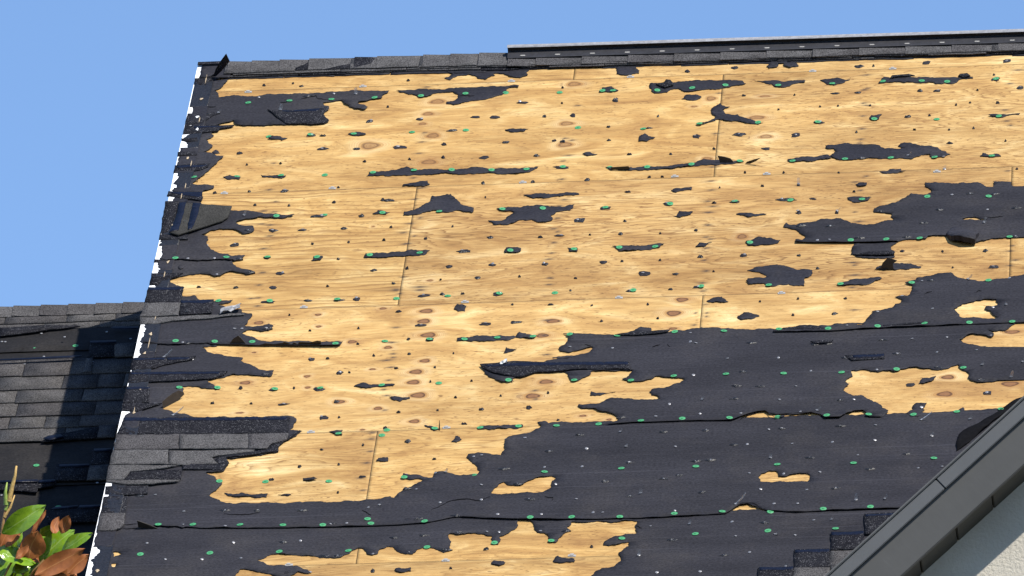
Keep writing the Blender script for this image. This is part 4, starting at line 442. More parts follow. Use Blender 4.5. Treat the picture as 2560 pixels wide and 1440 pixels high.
def granule(name, lo, hi, spark=0., cov=.5, rough=.85):
    m, t, b = mat(name); g = G(t); p = pos(g, 'W')
    inf = g.n('ShaderNodeObjectInfo')
    n1 = g.noise(p, 210, 1.5, .7); n2 = g.noise(p, 9, 4, .65)
    c = g.mix(g.ramp(n1, [(cov - .13, 0.), (cov + .13, 1.)]), lo, hi)
    c = g.mix(1., c, g.ramp(n2, [(.3, .75), (.7, 1.15)]), 'MULTIPLY')
    c = g.mix(1., c, g.ramp(inf.outputs['Random'], [(0., (.86, .84, .86)), (.5, (1., .99, .99)), (1., (1.12, 1.12, 1.12))]), 'MULTIPLY')
    if spark:
        vo = g.n('ShaderNodeTexVoronoi'); g.link(p, vo.inputs['Vector']); vo.inputs['Scale'].default_value = 190
        c = g.mix(g.math('MULTIPLY', g.ramp(vo.outputs['Distance'], [(.16, 1.), (.28, 0.)]), g.ramp(g.noise(p, 60, 2), [(.40, 0.), (.56, spark)])), c, (.33, .33, .35))
    g.link(c, b.inputs['Base Color']); b.inputs['Roughness'].default_value = rough; b.inputs['Specular IOR Level'].default_value = .04
    g.bump(n1, .6, .003, b)
    return m

def stucco_mat():
    m, t, b = mat('stucco'); g = G(t); p = pos(g, 'W')
    n1 = g.noise(p, 70, 4, .65); n2 = g.noise(p, 3, 3)
    c = g.mix(g.ramp(n2, [(.3, 0.), (.7, 1.)]), (.45, .415, .35), (.50, .465, .395))
    g.link(c, b.inputs['Base Color']); b.inputs['Roughness'].default_value = .9
    g.bump(n1, .8, .006, b)
    return m

def leaf_mat():
    m, t, b = mat('magnolia_leaf'); g = G(t)
    geo = g.n('ShaderNodeNewGeometry'); inf = g.n('ShaderNodeObjectInfo'); uvn = g.n('ShaderNodeUVMap')
    sx = g.n('ShaderNodeSeparateXYZ'); g.link(uvn.outputs[0], sx.inputs[0])
    mid = g.math('ABSOLUTE', g.math('SUBTRACT', sx.outputs[1], .5))
    vein = g.math('FRACT', g.math('ADD', g.math('MULTIPLY', sx.outputs[0], 14.), g.math('MULTIPLY', mid, -9.)))
    nz = g.noise(pos(g), 40, 4, .6)
    gr = g.mix(g.ramp(nz, [(.3, 0.), (.7, 1.)]), (.085, .175, .006), (.175, .28, .012))
    gr = g.mix(g.ramp(vein, [(0., .35), (.1, 0.)]), gr, (.25, .38, .06))
    gr = g.mix(g.ramp(mid, [(0., .9), (.03, .0)]), gr, (.26, .36, .09))
    br = g.mix(g.ramp(nz, [(.3, 0.), (.7, 1.)]), (.20, .056, .008), (.32, .10, .017))
    br = g.mix(g.ramp(mid, [(0., .8), (.03, .0)]), br, (.42, .2, .06))
    br = g.mix(g.ramp(vein, [(0., .3), (.1, 0.)]), br, (.15, .05, .015))
    c = g.mix(geo.outputs['Backfacing'], gr, br)
    g.link(c, b.inputs['Base Color'])
    r = g.math('ADD', g.math('MULTIPLY', geo.outputs['Backfacing'], .5), .16); g.link(r, b.inputs['Roughness'])
    g.bump(g.ramp(vein, [(0., 1.), (.15, 0.)]), .12, .003, b)
    return m

M = dict(
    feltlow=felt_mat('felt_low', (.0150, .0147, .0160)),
    wood=wood_mat(), felt=felt_mat(), felt2=felt_mat('felt_scrap', (.0225, .0222, .0275), .5),
    felt_back=plain('felt_underside', (.022, .017, .013), .75, var=.25, scale=60, bump=.3),
    tar=plain('tar', (.013, .013, .015), .38, spec=.35, var=.5, scale=120, bump=.8),
    grey=granule('grey_granules', (.027, .026, .027), (.108, .105, .106), 0., .5),
    darkg=granule('dark_granules', (.0065, .0068, .009), (.022, .022, .027), .6, .52, .75),
    browng=granule('brown_granules', (.020, .0195, .0185), (.046, .045, .042), 0., .5),
    seal=plain('sealant', (.005, .007, .017), .42, spec=.15, var=.4, scale=90, bump=.4),
    cap=plain('green_plastic', (.052, .255, .105), .45, var=.12, scale=15),
    nail=plain('galvanised', (.30, .30, .31), .45, metal=.6, var=.25, scale=200),
    clip=plain('zinc_clip', (.30, .29, .275), .55, metal=.1, var=.2, scale=90),
    white=plain('white_drip_metal', (.84, .84, .83), .4, var=.04, scale=25),
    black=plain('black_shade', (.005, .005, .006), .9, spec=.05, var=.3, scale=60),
    vent=plain('black_vent_plastic', (.014, .014, .018), .5, var=.3, scale=40, bump=.2),
    lip=plain('galvanised_lip', (.26, .26, .27), .5, metal=.2, var=.25, scale=55, bump=.2),
    trim=plain('grey_trim', (.080, .079, .076), .5, var=.06, scale=8, bump=.15),
    trim2=plain('grey_trim_strip', (.086, .085, .083), .42, var=.05, scale=8),
    soffit=plain('soffit', (.036, .034, .028), .7, var=.1, scale=12),
    stucco=stucco_mat(), splint=plain('splinter', (.40, .31, .20), .8, var=.3, scale=80),
    leaf=leaf_mat(), bark=plain('bark', (.20, .15, .10), .85, var=.35, scale=40, bump=.6),
    twig=plain('twig', (.30, .17, .06), .7, var=.4, scale=60),
    bud=plain('bud', (.42, .27, .085), .7, var=.35, scale=90, bump=.4),
    greentip=plain('green_stem', (.22, .30, .05), .6, var=.3, scale=80),
    edge=plain('panel_edge', (.085, .05, .025), .9, var=.2),
    deck=plain('deck_timber', (.02, .014, .010), .85, var=.3, scale=20),
)
def plastic():
    m, t, b = mat('clear_film'); g = G(t)
    b.inputs['Base Color'].default_value = (.82, .84, .9, 1); b.inputs['Roughness'].default_value = .18
    nz = g.noise(pos(g), 90, 3, .6)
    g.link(g.ramp(nz, [(.3, .28), (.7, .8)]), b.inputs['Alpha']); g.bump(nz, .8, .006, b)
    return m
M['film'] = plastic()
def trim_mat():
    m, t, b = mat('painted_fascia'); g = G(t); p = pos(g, 'W')
    sx = g.n('ShaderNodeSeparateXYZ'); g.link(p, sx.inputs[0])
    al = g.math('ADD', g.math('MULTIPLY', sx.outputs[0], .748), g.math('MULTIPLY', sx.outputs[2], .663)); ac = g.math('SUBTRACT', g.math('MULTIPLY', sx.outputs[2], .748), g.math('MULTIPLY', sx.outputs[0], .663))
    st = g.noise(g.xyz(g.math('MULTIPLY', al, 38.), g.math('MULTIPLY', ac, 7.)), 1, 5, .7); gr = g.noise(p, 5, 5, .65); sp = g.noise(p, 160, 2)
    c = g.mix(1., (.070, .069, .066), g.ramp(st, [(.35, .97), (.64, 1.0), (.7, 1.10)]), 'MULTIPLY')
    c = g.mix(1., c, g.ramp(gr, [(.3, .90), (.7, 1.06)]), 'MULTIPLY')
    c = g.mix(g.ramp(sp, [(.72, 0.), (.78, .5)]), c, (.04, .036, .03))
    g.link(c, b.inputs['Base Color']); b.inputs['Roughness'].default_value = .55; b.inputs['Specular IOR Level'].default_value = .3; g.bump(st, .2, .002, b)
    return m
M['fascia'] = trim_mat()
def ground_mat():
    m, t, b = mat('ground'); g = G(t); p = pos(g, 'W')
    c = g.mix(g.ramp(g.noise(p, .4, 6, .6), [(.35, 0.), (.65, 1.)]), (.03, .032, .015), (.055, .044, .028))
    g.link(c, b.inputs['Base Color']); b.inputs['Roughness'].default_value = .95; return m

# ---------------------------------------------------------------- object helpers
def link(o, parent, Mw):
    C.objects.link(o); WM[o.name] = Mw
    if parent: o.parent = parent; o.matrix_parent_inverse = WM[parent.name].inverted()
    o.matrix_basis = Mw
    return o
def mesh(name, V, F, mt, parent=None, Mw=MR, smooth=False, mids=None, centre=True):
    me = bpy.data.meshes.new(name)
    V = [Vector(v) for v in V]
    if centre and V:
        lo = Vector([min(v[i] for v in V) for i in range(3)]); hi = Vector([max(v[i] for v in V) for i in range(3)])
        c = (lo + hi) / 2; c[2] = lo[2]; V = [v - c for v in V]; Mw = Mw @ Matrix.Translation(c)
    me.from_pydata(V, [], F)
    for k in (mt if isinstance(mt, (list, tuple)) else [mt]): me.materials.append(k)
    if mids: me.polygons.foreach_set('material_index', mids)
    if smooth: me.polygons.foreach_set('use_smooth', [True] * len(F))
    me.update()
    return link(bpy.data.objects.new(name, me), parent, Mw)
def inst(name, me, parent, Mw):
    return link(bpy.data.objects.new(name, me), parent, Mw)
def empty(name, loc, label, cat, group=None):
    o = bpy.data.objects.new(name, None); o.empty_display_size = .3
    link(o, None, Matrix.Translation(loc)); return tag(o, label, cat, group)
def tag(o, label, cat, group=None):
    o['label'] = label; o['category'] = cat
    if group: o['group'] = group
    return o
def box(V, F, x0, x1, y0, y1, z0, z1):
    b = len(V); V += [(x, y, z) for z in (z0, z1) for y in (y0, y1) for x in (x0, x1)]
    F += [tuple(b + i for i in f) for f in ((0, 2, 3, 1), (4, 5, 7, 6), (0, 1, 5, 4), (2, 6, 7, 3), (0, 4, 6, 2), (1, 3, 7, 5))]
def jag(P, r, amp=.10, mx=.007, step=.011, lap=None):
    """torn edge: midpoint displacement of an outline"""
    out = []
    def sub(a, b, d):
        L = math.hypot(b[0] - a[0], b[1] - a[1])
        if L < step or d == 0: return [a]
        k = r.uniform(-1, 1) * min(amp * L, mx if L < .22 else mx * .35); mxy = ((a[0] + b[0]) / 2 - (b[1] - a[1]) / L * k * .7, (a[1] + b[1]) / 2 + (b[0] - a[0]) / L * k)
        return sub(a, mxy, d - 1) + sub(mxy, b, d - 1)
    keep = [Vector(q) for q in (lap or [])]
    def onlap(q): return any((Vector(q) - k).length < .012 for k in keep)
    for i in range(len(P)):
        a, b = tuple(P[i][:2]), tuple(P[(i + 1) % len(P)][:2])
        if keep and onlap(a) and onlap(b):
            n = max(1, int(math.hypot(b[0] - a[0], b[1] - a[1]) / .03))
            out += [(a[0] + (b[0] - a[0]) * j / n, a[1] + (b[1] - a[1]) * j / n + r.uniform(-.0012, .0012)) for j in range(n)]
        else: out += sub(a, b, 5)
    return out
def inside(pts, loops):
    pts = np.asarray(pts); r = np.zeros(len(pts), bool)
    for L in loops:
        L = np.asarray(L); x, y = pts[:, 0], pts[:, 1]
        for i in range(len(L)):
            x1, y1 = L[i - 1]; x2, y2 = L[i]
            if y1 == y2: continue
            c = ((y1 > y) != (y2 > y)) & (x < (x2 - x1) * (y - y1) / (y2 - y1) + x1); r ^= c
    return r
def tri(loops, space=0.):
    vs = []; ed = []
    for L in loops:
        b = len(vs); vs += L; ed += [(b + i, b + (i + 1) % len(L)) for i in range(len(L))]
    if space:
        A = np.array(loops[0]); lo = A.min(0); hi = A.max(0)
        gx, gy = np.meshgrid(np.arange(lo[0], hi[0], space), np.arange(lo[1], hi[1], space))
        q = np.stack([gx.ravel(), gy.ravel()], 1) + np.random.RandomState(3).uniform(-.3, .3, (gx.size, 2)) * space
        q = q[inside(q, loops)]; vs = vs + [tuple(k) for k in q]
    r = delaunay_2d_cdt([Vector(v) for v in vs], ed, [], 0, 1e-6)
    P = [(v.x, v.y) for v in r[0]]; F = [tuple(f) for f in r[2]]
    cen = [(sum(P[i][0] for i in f) / 3, sum(P[i][1] for i in f) / 3) for f in F]
    k = inside(cen, loops); F = [f for f, q in zip(F, k) if q]
    return P, F
HV = []; HF = []
def solid(V, F):
    b = len(HV); HV.extend(Vector(v) for v in V); HF.extend(tuple(b + i for i in f) for f in F)
def sheet(name, loops, mt, parent, nf, thick=.0018, space=0., Mw=MR, smooth=True, curl=0.):
    P, F = tri(loops, space); nb = sum(len(l) for l in loops)
    used = sorted({i for f in F for i in f}); mp = {k: j for j, k in enumerate(used)}
    P = [P[i] for i in used]; F = [tuple(mp[i] for i in f) for f in F]
    F2 = []
    for a, b, c in F:
        s = (P[b][0] - P[a][0]) * (P[c][1] - P[a][1]) - (P[b][1] - P[a][1]) * (P[c][0] - P[a][0])
        F2.append((a, b, c) if s > 0 else (a, c, b))
    V = [(x, y, nf(x, y)) for x, y in P]; n = len(V)
    if curl:
        bs = {i for i in range(nb) }
        V = [(x, y, z + (curl * max(0, nz(x, y, 16, 2.2) + .25) * (1 + .6 * nz(x, y, 90)) if used[i] in bs else 0)) for i, (x, y, z) in enumerate(V)]
    es = {}
    for f in F2:
        for i in range(3): es[(f[i], f[(i + 1) % 3])] = 1
    bd = [e for e in es if (e[1], e[0]) not in es]
    low = {}
    for a, b in bd:
        for k in (a, b):
            if k not in low: low[k] = len(V); V.append((V[k][0], V[k][1], V[k][2] - thick))
    Q = [(b, a, low[a], low[b]) for a, b in bd]
    if Mw is MR: solid(V, F2)
    o = mesh(name, V, F2 + Q, mt, parent, Mw)
    if smooth: o.data.polygons.foreach_set('use_smooth', [True] * len(F2) + [False] * len(Q))
    return o
def nz(x, y, s, seed=0.): return noise.noise(Vector((x * s, y * s, seed)))

# ---------------------------------------------------------------- ground
g_ = mesh('ground', [(-600, -600, 0), (600, -600, 0), (600, 600, 0), (-600, 600, 0)], [(0, 1, 2, 3)], ground_mat(), None, I4, centre=False)
g_['kind'] = 'structure'

# ---------------------------------------------------------------- the stripped house
RAKE = -1.0165; VTOP = 1.40; VBOT = -5.2; UEND = 7.3
house = empty('house', (3, 1, 0), 'tall house whose main roof is stripped to bare plywood with torn black underlayment', 'house')
BD = (math.cos(2 * PITCH), -math.sin(2 * PITCH))            # back slope direction in (v, n)
V = []; F = []
box(V, F, RAKE + .004, UEND, VBOT, VTOP - .03, -.10, -.0125)
deck = mesh('roof_deck', V, F, M['deck'], house, MR)
# back slope
q = [(VTOP - .01, -.013), (VTOP - .01 + BD[0] * 6.2, -.013 + BD[1] * 6.2)]; off = (-.1 * math.sin(2 * PITCH), -.1 * math.cos(2 * PITCH))
V = [(u, a, b) for u in (RAKE + .004, UEND) for (a, b) in (q[0], q[1], (q[1][0] + off[0], q[1][1] + off[1]), (q[0][0] + off[0], q[0][1] + off[1]))]
mesh('back_slope', V, [(0, 1, 5, 4), (1, 2, 6, 5), (2, 3, 7, 6), (3, 0, 4, 7), (0, 3, 2, 1), (4, 5, 6, 7)], M['felt'], house, MR)
# walls: front, back, two gable ends
ye0 = VBOT * math.cos(PITCH) + .35; ze0 = RIDGE_Z0 + VBOT * math.sin(PITCH) + .15
yr = VTOP * math.cos(PITCH); zr = RIDGE_Z0 + VTOP * math.sin(PITCH) - .18
yb = yr + 4.4; zb = zr - 4.4 * math.tan(PITCH) - .0
P5 = [(ye0, 0), (yb, 0), (yb, zb - .05), (yr, zr), (ye0, ze0)]
V = [(x, y, z) for x in (-.72, 7.0) for y, z in P5]
mesh('wall', V, [(4, 3, 2, 1, 0), (5, 6, 7, 8, 9), (0, 1, 6, 5), (1, 2, 7, 6), (0, 5, 9, 4)], M['trim'], house, I4)

# plywood panels: 1.22 x 2.44 m, joints staggered, grain and knots computed per panel
KN = np.array(KNOTS); ST = np.array(STAINS)
# nail stains along the rafters where the panels are fixed
rs = np.random.RandomState(5); extra = []
for k in range(-1, 5):
    for v in np.arange(-3.9, 1.35, .155):
        if rs.rand() < .42: extra.append((k * .61 + rs.normal(0, .012), v + rs.normal(0, .02), rs.uniform(.02, .055), rs.uniform(.010, .022)))
ST = np.vstack([ST, extra])
def panel(u0, u1, v0, v1, tint, wav, gr):
    gap = .0011; u0 += gap; u1 -= gap; v0 += gap; v1 -= gap
    vis = u0 < 2.8 and v0 > -4.2
    su = .0105 if vis else .2; sv = .0085 if vis else .2
    ue = min(u1, 2.75) if vis else u1
    U = np.linspace(u0, ue, max(2, int((ue - u0) / su))); Vv = np.linspace(v0, v1, max(2, int((v1 - v0) / sv)))
    if vis and u1 > ue: U = np.append(U, np.linspace(ue, u1, 6)[1:])
    nu, nv = len(U), len(Vv); X, Y = np.meshgrid(U, Vv)
    ph = Y.copy(); kd = np.full(X.shape, 9.); st = np.zeros(X.shape)
    for (a, b, w_, h_) in KN:
        if not (u0 - .3 < a < u1 + .3 and v0 - .1 < b < v1 + .1): continue
        du = X - a; dv = Y - b; rr = h_ * .62; rho = (du / 2.6) ** 2 + dv ** 2
        ph = ph - dv * rr * rr * 1.1 / (rho + .45 * rr * rr)
        if v0 < b < v1 and u0 < a < u1:
            wob = 1 + .10 * np.sin(3 * np.arctan2(dv, du) + a * 9)
            kd = np.minimum(kd, np.sqrt((du / (w_ * .5)) ** 2 + (dv / (h_ * .5)) ** 2) * wob * .33)
    for (a, b, w_, h_) in ST:
        w_ *= 1.15; h_ = max(h_ * 1.1, .022)
        du = X - a; dv = Y - b
        m_ = (np.abs(du) < w_) & (np.abs(dv) < h_ * 1.6)
        if m_.any():
            d = np.exp(-((du / (w_ * .42)) ** 2)) * .75 * np.exp(-((dv / (h_ * .36)) ** 2)) + .25 * np.exp(-((du / (.007)) ** 2) - (dv / .007) ** 2)
            st = np.maximum(st, np.where(m_, d, 0))
    co = np.stack([X, Y, np.zeros_like(X)], -1).reshape(-1, 3)
    idx = np.arange(nu * nv).reshape(nv, nu)
    Fq = np.stack([idx[:-1, :-1], idx[:-1, 1:], idx[1:, 1:], idx[1:, :-1]], -1).reshape(-1, 4)
    ring = np.concatenate([idx[0, :], idx[1:, -1], idx[-1, -2::-1], idx[-2:0:-1, 0]])
    lowc = co[ring].copy(); lowc[:, 2] = -.0121; n0 = len(co); nr = len(ring); r2 = np.arange(nr) + n0
    Fs = np.stack([ring, r2, np.roll(r2, -1), np.roll(ring, -1)], -1)
    co = np.vstack([co, lowc]); Fa = np.vstack([Fq, Fs])
    me = bpy.data.meshes.new('plywood_panel')
    me.vertices.add(len(co)); me.vertices.foreach_set('co', co.ravel())
    me.loops.add(Fa.size); me.loops.foreach_set('vertex_index', Fa.ravel().astype(np.int32))
    me.polygons.add(len(Fa)); me.polygons.foreach_set('loop_start', np.arange(0, Fa.size, 4, dtype=np.int32))
    me.update(calc_edges=True)
    for nm, ar in (('gu', X), ('phase', ph), ('kd', kd), ('stain', st), ('wav', np.full(X.shape, wav)), ('gr', np.full(X.shape, gr)), ('kx', np.full(X.shape, .6 if v0 > -.1 else .7 if v0 > -1.3 else 1.))):
        a = me.attributes.new(nm, 'FLOAT', 'POINT'); f = ar.ravel(); a.data.foreach_set('value', np.concatenate([f, f[ring]]).astype(np.float32))
    me.materials.append(M['wood']); me.materials.append(M['edge'])
    me.polygons.foreach_set('material_index', np.concatenate([np.zeros(len(Fq)), np.ones(len(Fs))]).astype(np.int32))
    o = inst('plywood_panel', me, deck, MR); o.color = tint + (1,)
    return o
H1 = 1.108; L0 = RAKE + .012
T_ = [(.74, .71, .64), (.79, .785, .76), (.745, .725, .66), (.765, .745, .685), (.70, .675, .64)]
for (a, b, c_, d, ti, wv) in (
    (L0, .589, H1, VTOP - .035, 0, .5), (.589, 3.03, H1, VTOP - .035, 1, .7), (3.03, UEND, H1, VTOP - .035, 0, .5),
    (L0, 1.22, 0, H1, 0, .9), (1.22, 3.66, 0, H1, 1, 1.5), (3.66, UEND, 0, H1, 0, .8),
    (L0, 0, -1.22, 0, 2, .35), (0, 2.44, -1.22, 0, 4, 1.0), (2.44, 4.88, -1.22, 0, 3, .8), (4.88, UEND, -1.22, 0, 0, .8),
    (L0, 1.22, -2.44, -1.22, 1, .55), (1.22, 3.66, -2.44, -1.22, 1, .8), (3.66, UEND, -2.44, -1.22, 0, .8),
    (L0, 0, -3.66, -2.44, 1, .8), (0, 2.44, -3.66, -2.44, 3, 1.0), (2.44, 4.88, -3.66, -2.44, 0, .8), (4.88, UEND, -3.66, -2.44, 0, .8),
    (L0, 1.22, -4.88, -3.66, 3, .9), (1.22, 3.66, -4.88, -3.66, 0, .9), (3.66, UEND, -4.88, -3.66, 0, .9)):
    panel(a, b, c_, d, T_[ti], wv, .5 if c_ >= 0 and a < 1 else .85 if c_ >= 0 else 1.0 if c_ > -1.3 else .3 if c_ > -2.5 else .75)

# underlayment: torn sheets, each course lapping over the one below
def lapfn(n0, lap, seed):
    def f(x, y):
        n = n0 + .0014 * (nz(x * .7, y, 6, seed) + .6 * nz(x, y * .6, 19, seed)) + .0016 + .003 * max(0, nz(x * .3, y, 9, seed + 8) - .25)
        if lap:
            for (a, b) in zip(lap[:-1], lap[1:]):
                if min(a[0], b[0]) - 1e-6 <= x <= max(a[0], b[0]) + 1e-6 and abs(b[0] - a[0]) > 1e-6:
                    d = y - (a[1] + (b[1] - a[1]) * (x - a[0]) / (b[0] - a[0]))
                    if abs(d) < .09: n += (.0052 + .004 * nz(x, 0, 2.3, seed + 4)) * math.exp(-(d / .028) ** 2)
                    break
        return n
    return f
under = None
for i, (k, n0) in enumerate((('F3', .0020), ('F5', .0012), ('F4', .0030), ('F6', .0038), ('F7', .0026), ('F8', .0014), ('F2', .0030), ('F1', .0038))):
    outl, holes, lap = SHEETS[k]; r = random.Random(100 + i)
    loops = [jag(outl, r, .17, .008, .008, lap)] + [jag(h, r, .17, .008, .008) for h in holes]
    o = sheet('underlayment' if under is None else 'underlayment_sheet', loops, M['felt'], house if under is None else under, lapfn(n0, lap, i * 3.1), .0016, .045, curl=.005)
    if under is None: under = o

# scraps left round the fasteners
def domed(P, n0, h, r):
    cx = sum(p[0] for p in P) / len(P); cy = sum(p[1] for p in P) / len(P)
    V = [(x, y, n0) for x, y in P] + [(cx + (x - cx) * .55, cy + (y - cy) * .55, n0 + h * r.uniform(.3, 1.3)) for x, y in P] + [(cx, cy, n0 + h * r.uniform(.2, .9))] + [(x, y, .0002) for x, y in P]
    k = len(P); F = []
    for i in range(k):
        j = (i + 1) % k; F += [(i, j, k + j, k + i), (k + i, k + j, 2 * k), (j, i, 2 * k + 1 + i, 2 * k + 1 + j)]
    return V, F
nailpts = [(a, b) for a, b, _ in NAILS]
count = 0
for i, P in enumerate(MED):
    r = random.Random(500 + i)
    sheet('felt_scrap', [jag(P, r, .20, .008, .008)], M['felt2'], under, (lambda s: lambda x, y: .0026 + .0016 * nz(x, y, 25, s))(i), .0020, .02, curl=.006)
    count += 1
rest = []
small = sorted(SMALL, key=lambda s: -s[2] * s[3])
for i, (a, b, w_, h_) in enumerate(small):
    r = random.Random(900 + i); k = r.randint(8, 12); ang = r.uniform(-.25, .25)
    h_ = max(h_, .014); P = []
    for j in range(k):
        t = 2 * math.pi * j / k + r.uniform(-.25, .25); rr = r.uniform(.62, 1.12); x = .5 * w_ * rr * math.copysign(abs(math.cos(t)) ** .8, math.cos(t)); y = .5 * h_ * rr * math.sin(t)
        P.append((a + x, b + y + x * math.tan(ang) * .6))
    V, F = domed(P, .0018, .0035 if w_ > .03 else .006, r)
    solid(V, F)
    if count < 296: mesh('felt_scrap', V, F, M['tar'] if r.random() < .45 else M['felt2'], under, MR); count += 1
    else: rest.append((V, F))
    if w_ > .024 and r.random() < .75: nailpts.append((a + r.uniform(-.2, .2) * w_, b + r.uniform(-.1, .1) * h_, ))
if rest:
    V = []; F = []
    for v, f in rest: F += [tuple(len(V) + i for i in q) for q in f]; V += v
    o = mesh('felt_crumbs', V, F, M['felt2'], under, MR); o['kind'] = 'stuff'

# curled flaps of felt
for i, P in enumerate(FLAPS):
    r = random.Random(40 + i); k = len(P); V = []; hm = max(p[2] for p in P)
    for s in (0, .0016):
        for (x, y, n) in P: V.append((x + s, y + s - .25 * n * (n / hm) * (1 if i % 2 else -.4), n))
    F = [tuple(range(k)), tuple(range(2 * k - 1, k - 1, -1))] + [(j, k + j, k + (j + 1) % k, (j + 1) % k) for j in range(k)]
    mesh('felt_flap', V, F, M['felt_back'], under, MR)
# black strips painting the shade inside slits torn in the felt
from mathutils.bvhtree import BVHTree
bv_ = BVHTree.FromPolygons(HV, HF)
def tree_h2(x, y):
    h = bv_.ray_cast(Vector((x, y, 1.)), Vector((0, 0, -1.)))[0]; return h.z if h else .002
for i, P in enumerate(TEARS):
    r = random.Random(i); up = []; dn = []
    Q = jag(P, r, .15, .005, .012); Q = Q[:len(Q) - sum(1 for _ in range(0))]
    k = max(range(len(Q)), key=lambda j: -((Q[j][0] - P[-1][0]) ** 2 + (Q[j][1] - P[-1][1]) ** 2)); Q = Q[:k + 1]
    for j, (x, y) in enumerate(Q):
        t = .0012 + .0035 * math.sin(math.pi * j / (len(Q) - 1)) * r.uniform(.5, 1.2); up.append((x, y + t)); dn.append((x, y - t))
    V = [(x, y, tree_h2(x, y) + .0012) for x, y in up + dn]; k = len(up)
    mesh('tear_shade', V, [(j, k + j, k + j + 1, j + 1) for j in range(k - 1)], M['black'], under, MR)
# big rolled lobe; black sheet paints the shade inside the turned-up valley edge
r = random.Random(77)
cx = sum(p[0] for p in ROLL) / len(ROLL); cy = sum(p[1] for p in ROLL) / len(ROLL)
sheet('felt_roll', [jag(ROLL, r, .05, .004, .02)], M['felt2'], under, lambda x, y: .010 + .032 * max(0, 1 - ((x - cx) / .085) ** 2) * max(.1, min(1, .5 - (y - cy) / .12)), .022, .018)
sheet('felt_flap', [jag(CURL, r, .03, .004, .02)], M['black'], under, lambda x, y: .012 + .012 * nz(x, y, 12), .004, .02)

# fasteners sit on whatever lies under them
from mathutils.bvhtree import BVHTree
tree_h = BVHTree.FromPolygons(HV, HF)
def top(a, b):
    h = tree_h.ray_cast(Vector((a, b, 1.)), Vector((0, 0, -1.)))[0]
    return max(h.z, .0) if h else 0.
def disc(rad, h0, h1, n=12, inner=.86, nail=True):
    V = []; F = []; mi = []
    for (rr, hh) in ((rad, h0), (rad, h1 - .0006), (rad * inner, h1)):
        V += [(rr * math.cos(2 * math.pi * i / n), rr * math.sin(2 * math.pi * i / n), hh) for i in range(n)]
    for l in (0, 1):
        for i in range(n): F.append((l * n + i, l * n + (i + 1) % n, (l + 1) * n + (i + 1) % n, (l + 1) * n + i)); mi.append(0)
    F.append(tuple(range(2 * n, 3 * n))); mi.append(0)
    if nail:
        b = len(V); k = 8; r2 = rad * .33
        V += [(r2 * math.cos(2 * math.pi * i / k), r2 * math.sin(2 * math.pi * i / k), h1 + z) for z in (0, .0016) for i in range(k)]
        for i in range(k): F.append((b + i, b + (i + 1) % k, b + k + (i + 1) % k, b + k + i)); mi.append(1)
        F.append(tuple(range(b + k, b + 2 * k))); mi.append(1)
    return V, F, mi
def proto(name, V, F, mats, mi=None):
    me = bpy.data.meshes.new(name); me.from_pydata(V, [], F)
    for m_ in mats: me.materials.append(m_)
    if mi: me.polygons.foreach_set('material_index', mi)
    me.update(); return me
V, F, mi = disc(.0130, .0, .0022); capme = proto('cap_nail', V, F, [M['cap'], M['cap']], mi)
V, F, mi = disc(.0056, .0, .0028, 8, .7, False); nailme = proto('nail', V, F, [M['nail']])
for (a, b) in CAPS:
    r = rnd; Mw = MR @ Matrix.Translation((a, b, top(a, b) + .0012)) @ Matrix.Rotation(r.uniform(-.12, .12), 4, 'X') @ Matrix.Rotation(r.uniform(-.12, .12), 4, 'Y') @ Matrix.Rotation(r.uniform(0, 6), 4, 'Z')
    inst('cap_nail', capme, under, Mw)
for (a, b) in nailpts[:296]:
    Mw = MR @ Matrix.Translation((a, b, top(a, b) + .0004)) @ Matrix.Rotation(rnd.uniform(-.3, .3), 4, 'X') @ Matrix.Rotation(rnd.uniform(-.3, .3), 4, 'Y') @ Matrix.Diagonal((rnd.uniform(.9, 1.25), rnd.uniform(.9, 1.2), 1, 1))
    inst('nail', nailme, under, Mw)
def film(V, F, base, wdt, hgt, lean, r, nseg=5):
    b = len(V); du = math.cos(lean); ca = r.uniform(-.5, .5)
    for i in range(nseg + 1):
        t = i / nseg; ww = wdt * (1 - .35 * t) * r.uniform(.8, 1.2)
        cx = base[0] + du * hgt * t * (.9 - .2 * t) ; cy = base[1] - .01 * t; cn = base[2] + abs(math.sin(lean)) * hgt * t
        V += [(cx - ww / 2 * abs(math.sin(lean)), cy - ww * .2, cn), (cx, cy + .004 * ca, cn + .003), (cx + ww / 2 * abs(math.sin(lean)), cy + ww * .2, cn - abs(du) * ww * .3)]
    for i in range(nseg):
        for j in (0, 1): F.append((b + 3 * i + j, b + 3 * i + j + 1, b + 3 * i + j + 4, b + 3 * i + j + 3))
for i, (a, b, k) in enumerate(NAILS):
    r = random.Random(2000 + i)
    if k in ('W', 'L'):
        V = []; F = []
        film(V, F, (a, b, top(a, b) + .001), .016 if k == 'W' else .012, r.uniform(.014, .032) if k == 'W' else r.uniform(.06, .085), r.uniform(.7, 1.5) if k == 'W' else r.uniform(.5, .8), r)
        mesh('plastic_flake', V, F, M['film'], under, MR)
    elif not k and r.random() < .4:
        # torn pucker of felt round the nail
        P = [(a + .022 * r.uniform(.5, 1.2) * math.cos(t * .9), b + .012 * r.uniform(.5, 1.2) * math.sin(t * .9)) for t in range(7)]
        V, F = domed(P, top(a, b) + .001, .004, r); mesh('felt_pucker', V, F, M['tar'], under, MR)
# zinc panel clips in the joints
V = []; F = []
box(V, F, -.0150, .0150, -.011, .006, 0, .0015); box(V, F, -.008, .006, -.004, .010, .0015, .0040)
clipme = proto('panel_clip', V, F, [M['clip']])
for (a, b) in CLIPS: inst('panel_clip', clipme, deck, MR @ Matrix.Translation((a, b, .0005)) @ Matrix.Rotation(rnd.uniform(-.15, .15), 4, 'Z'))

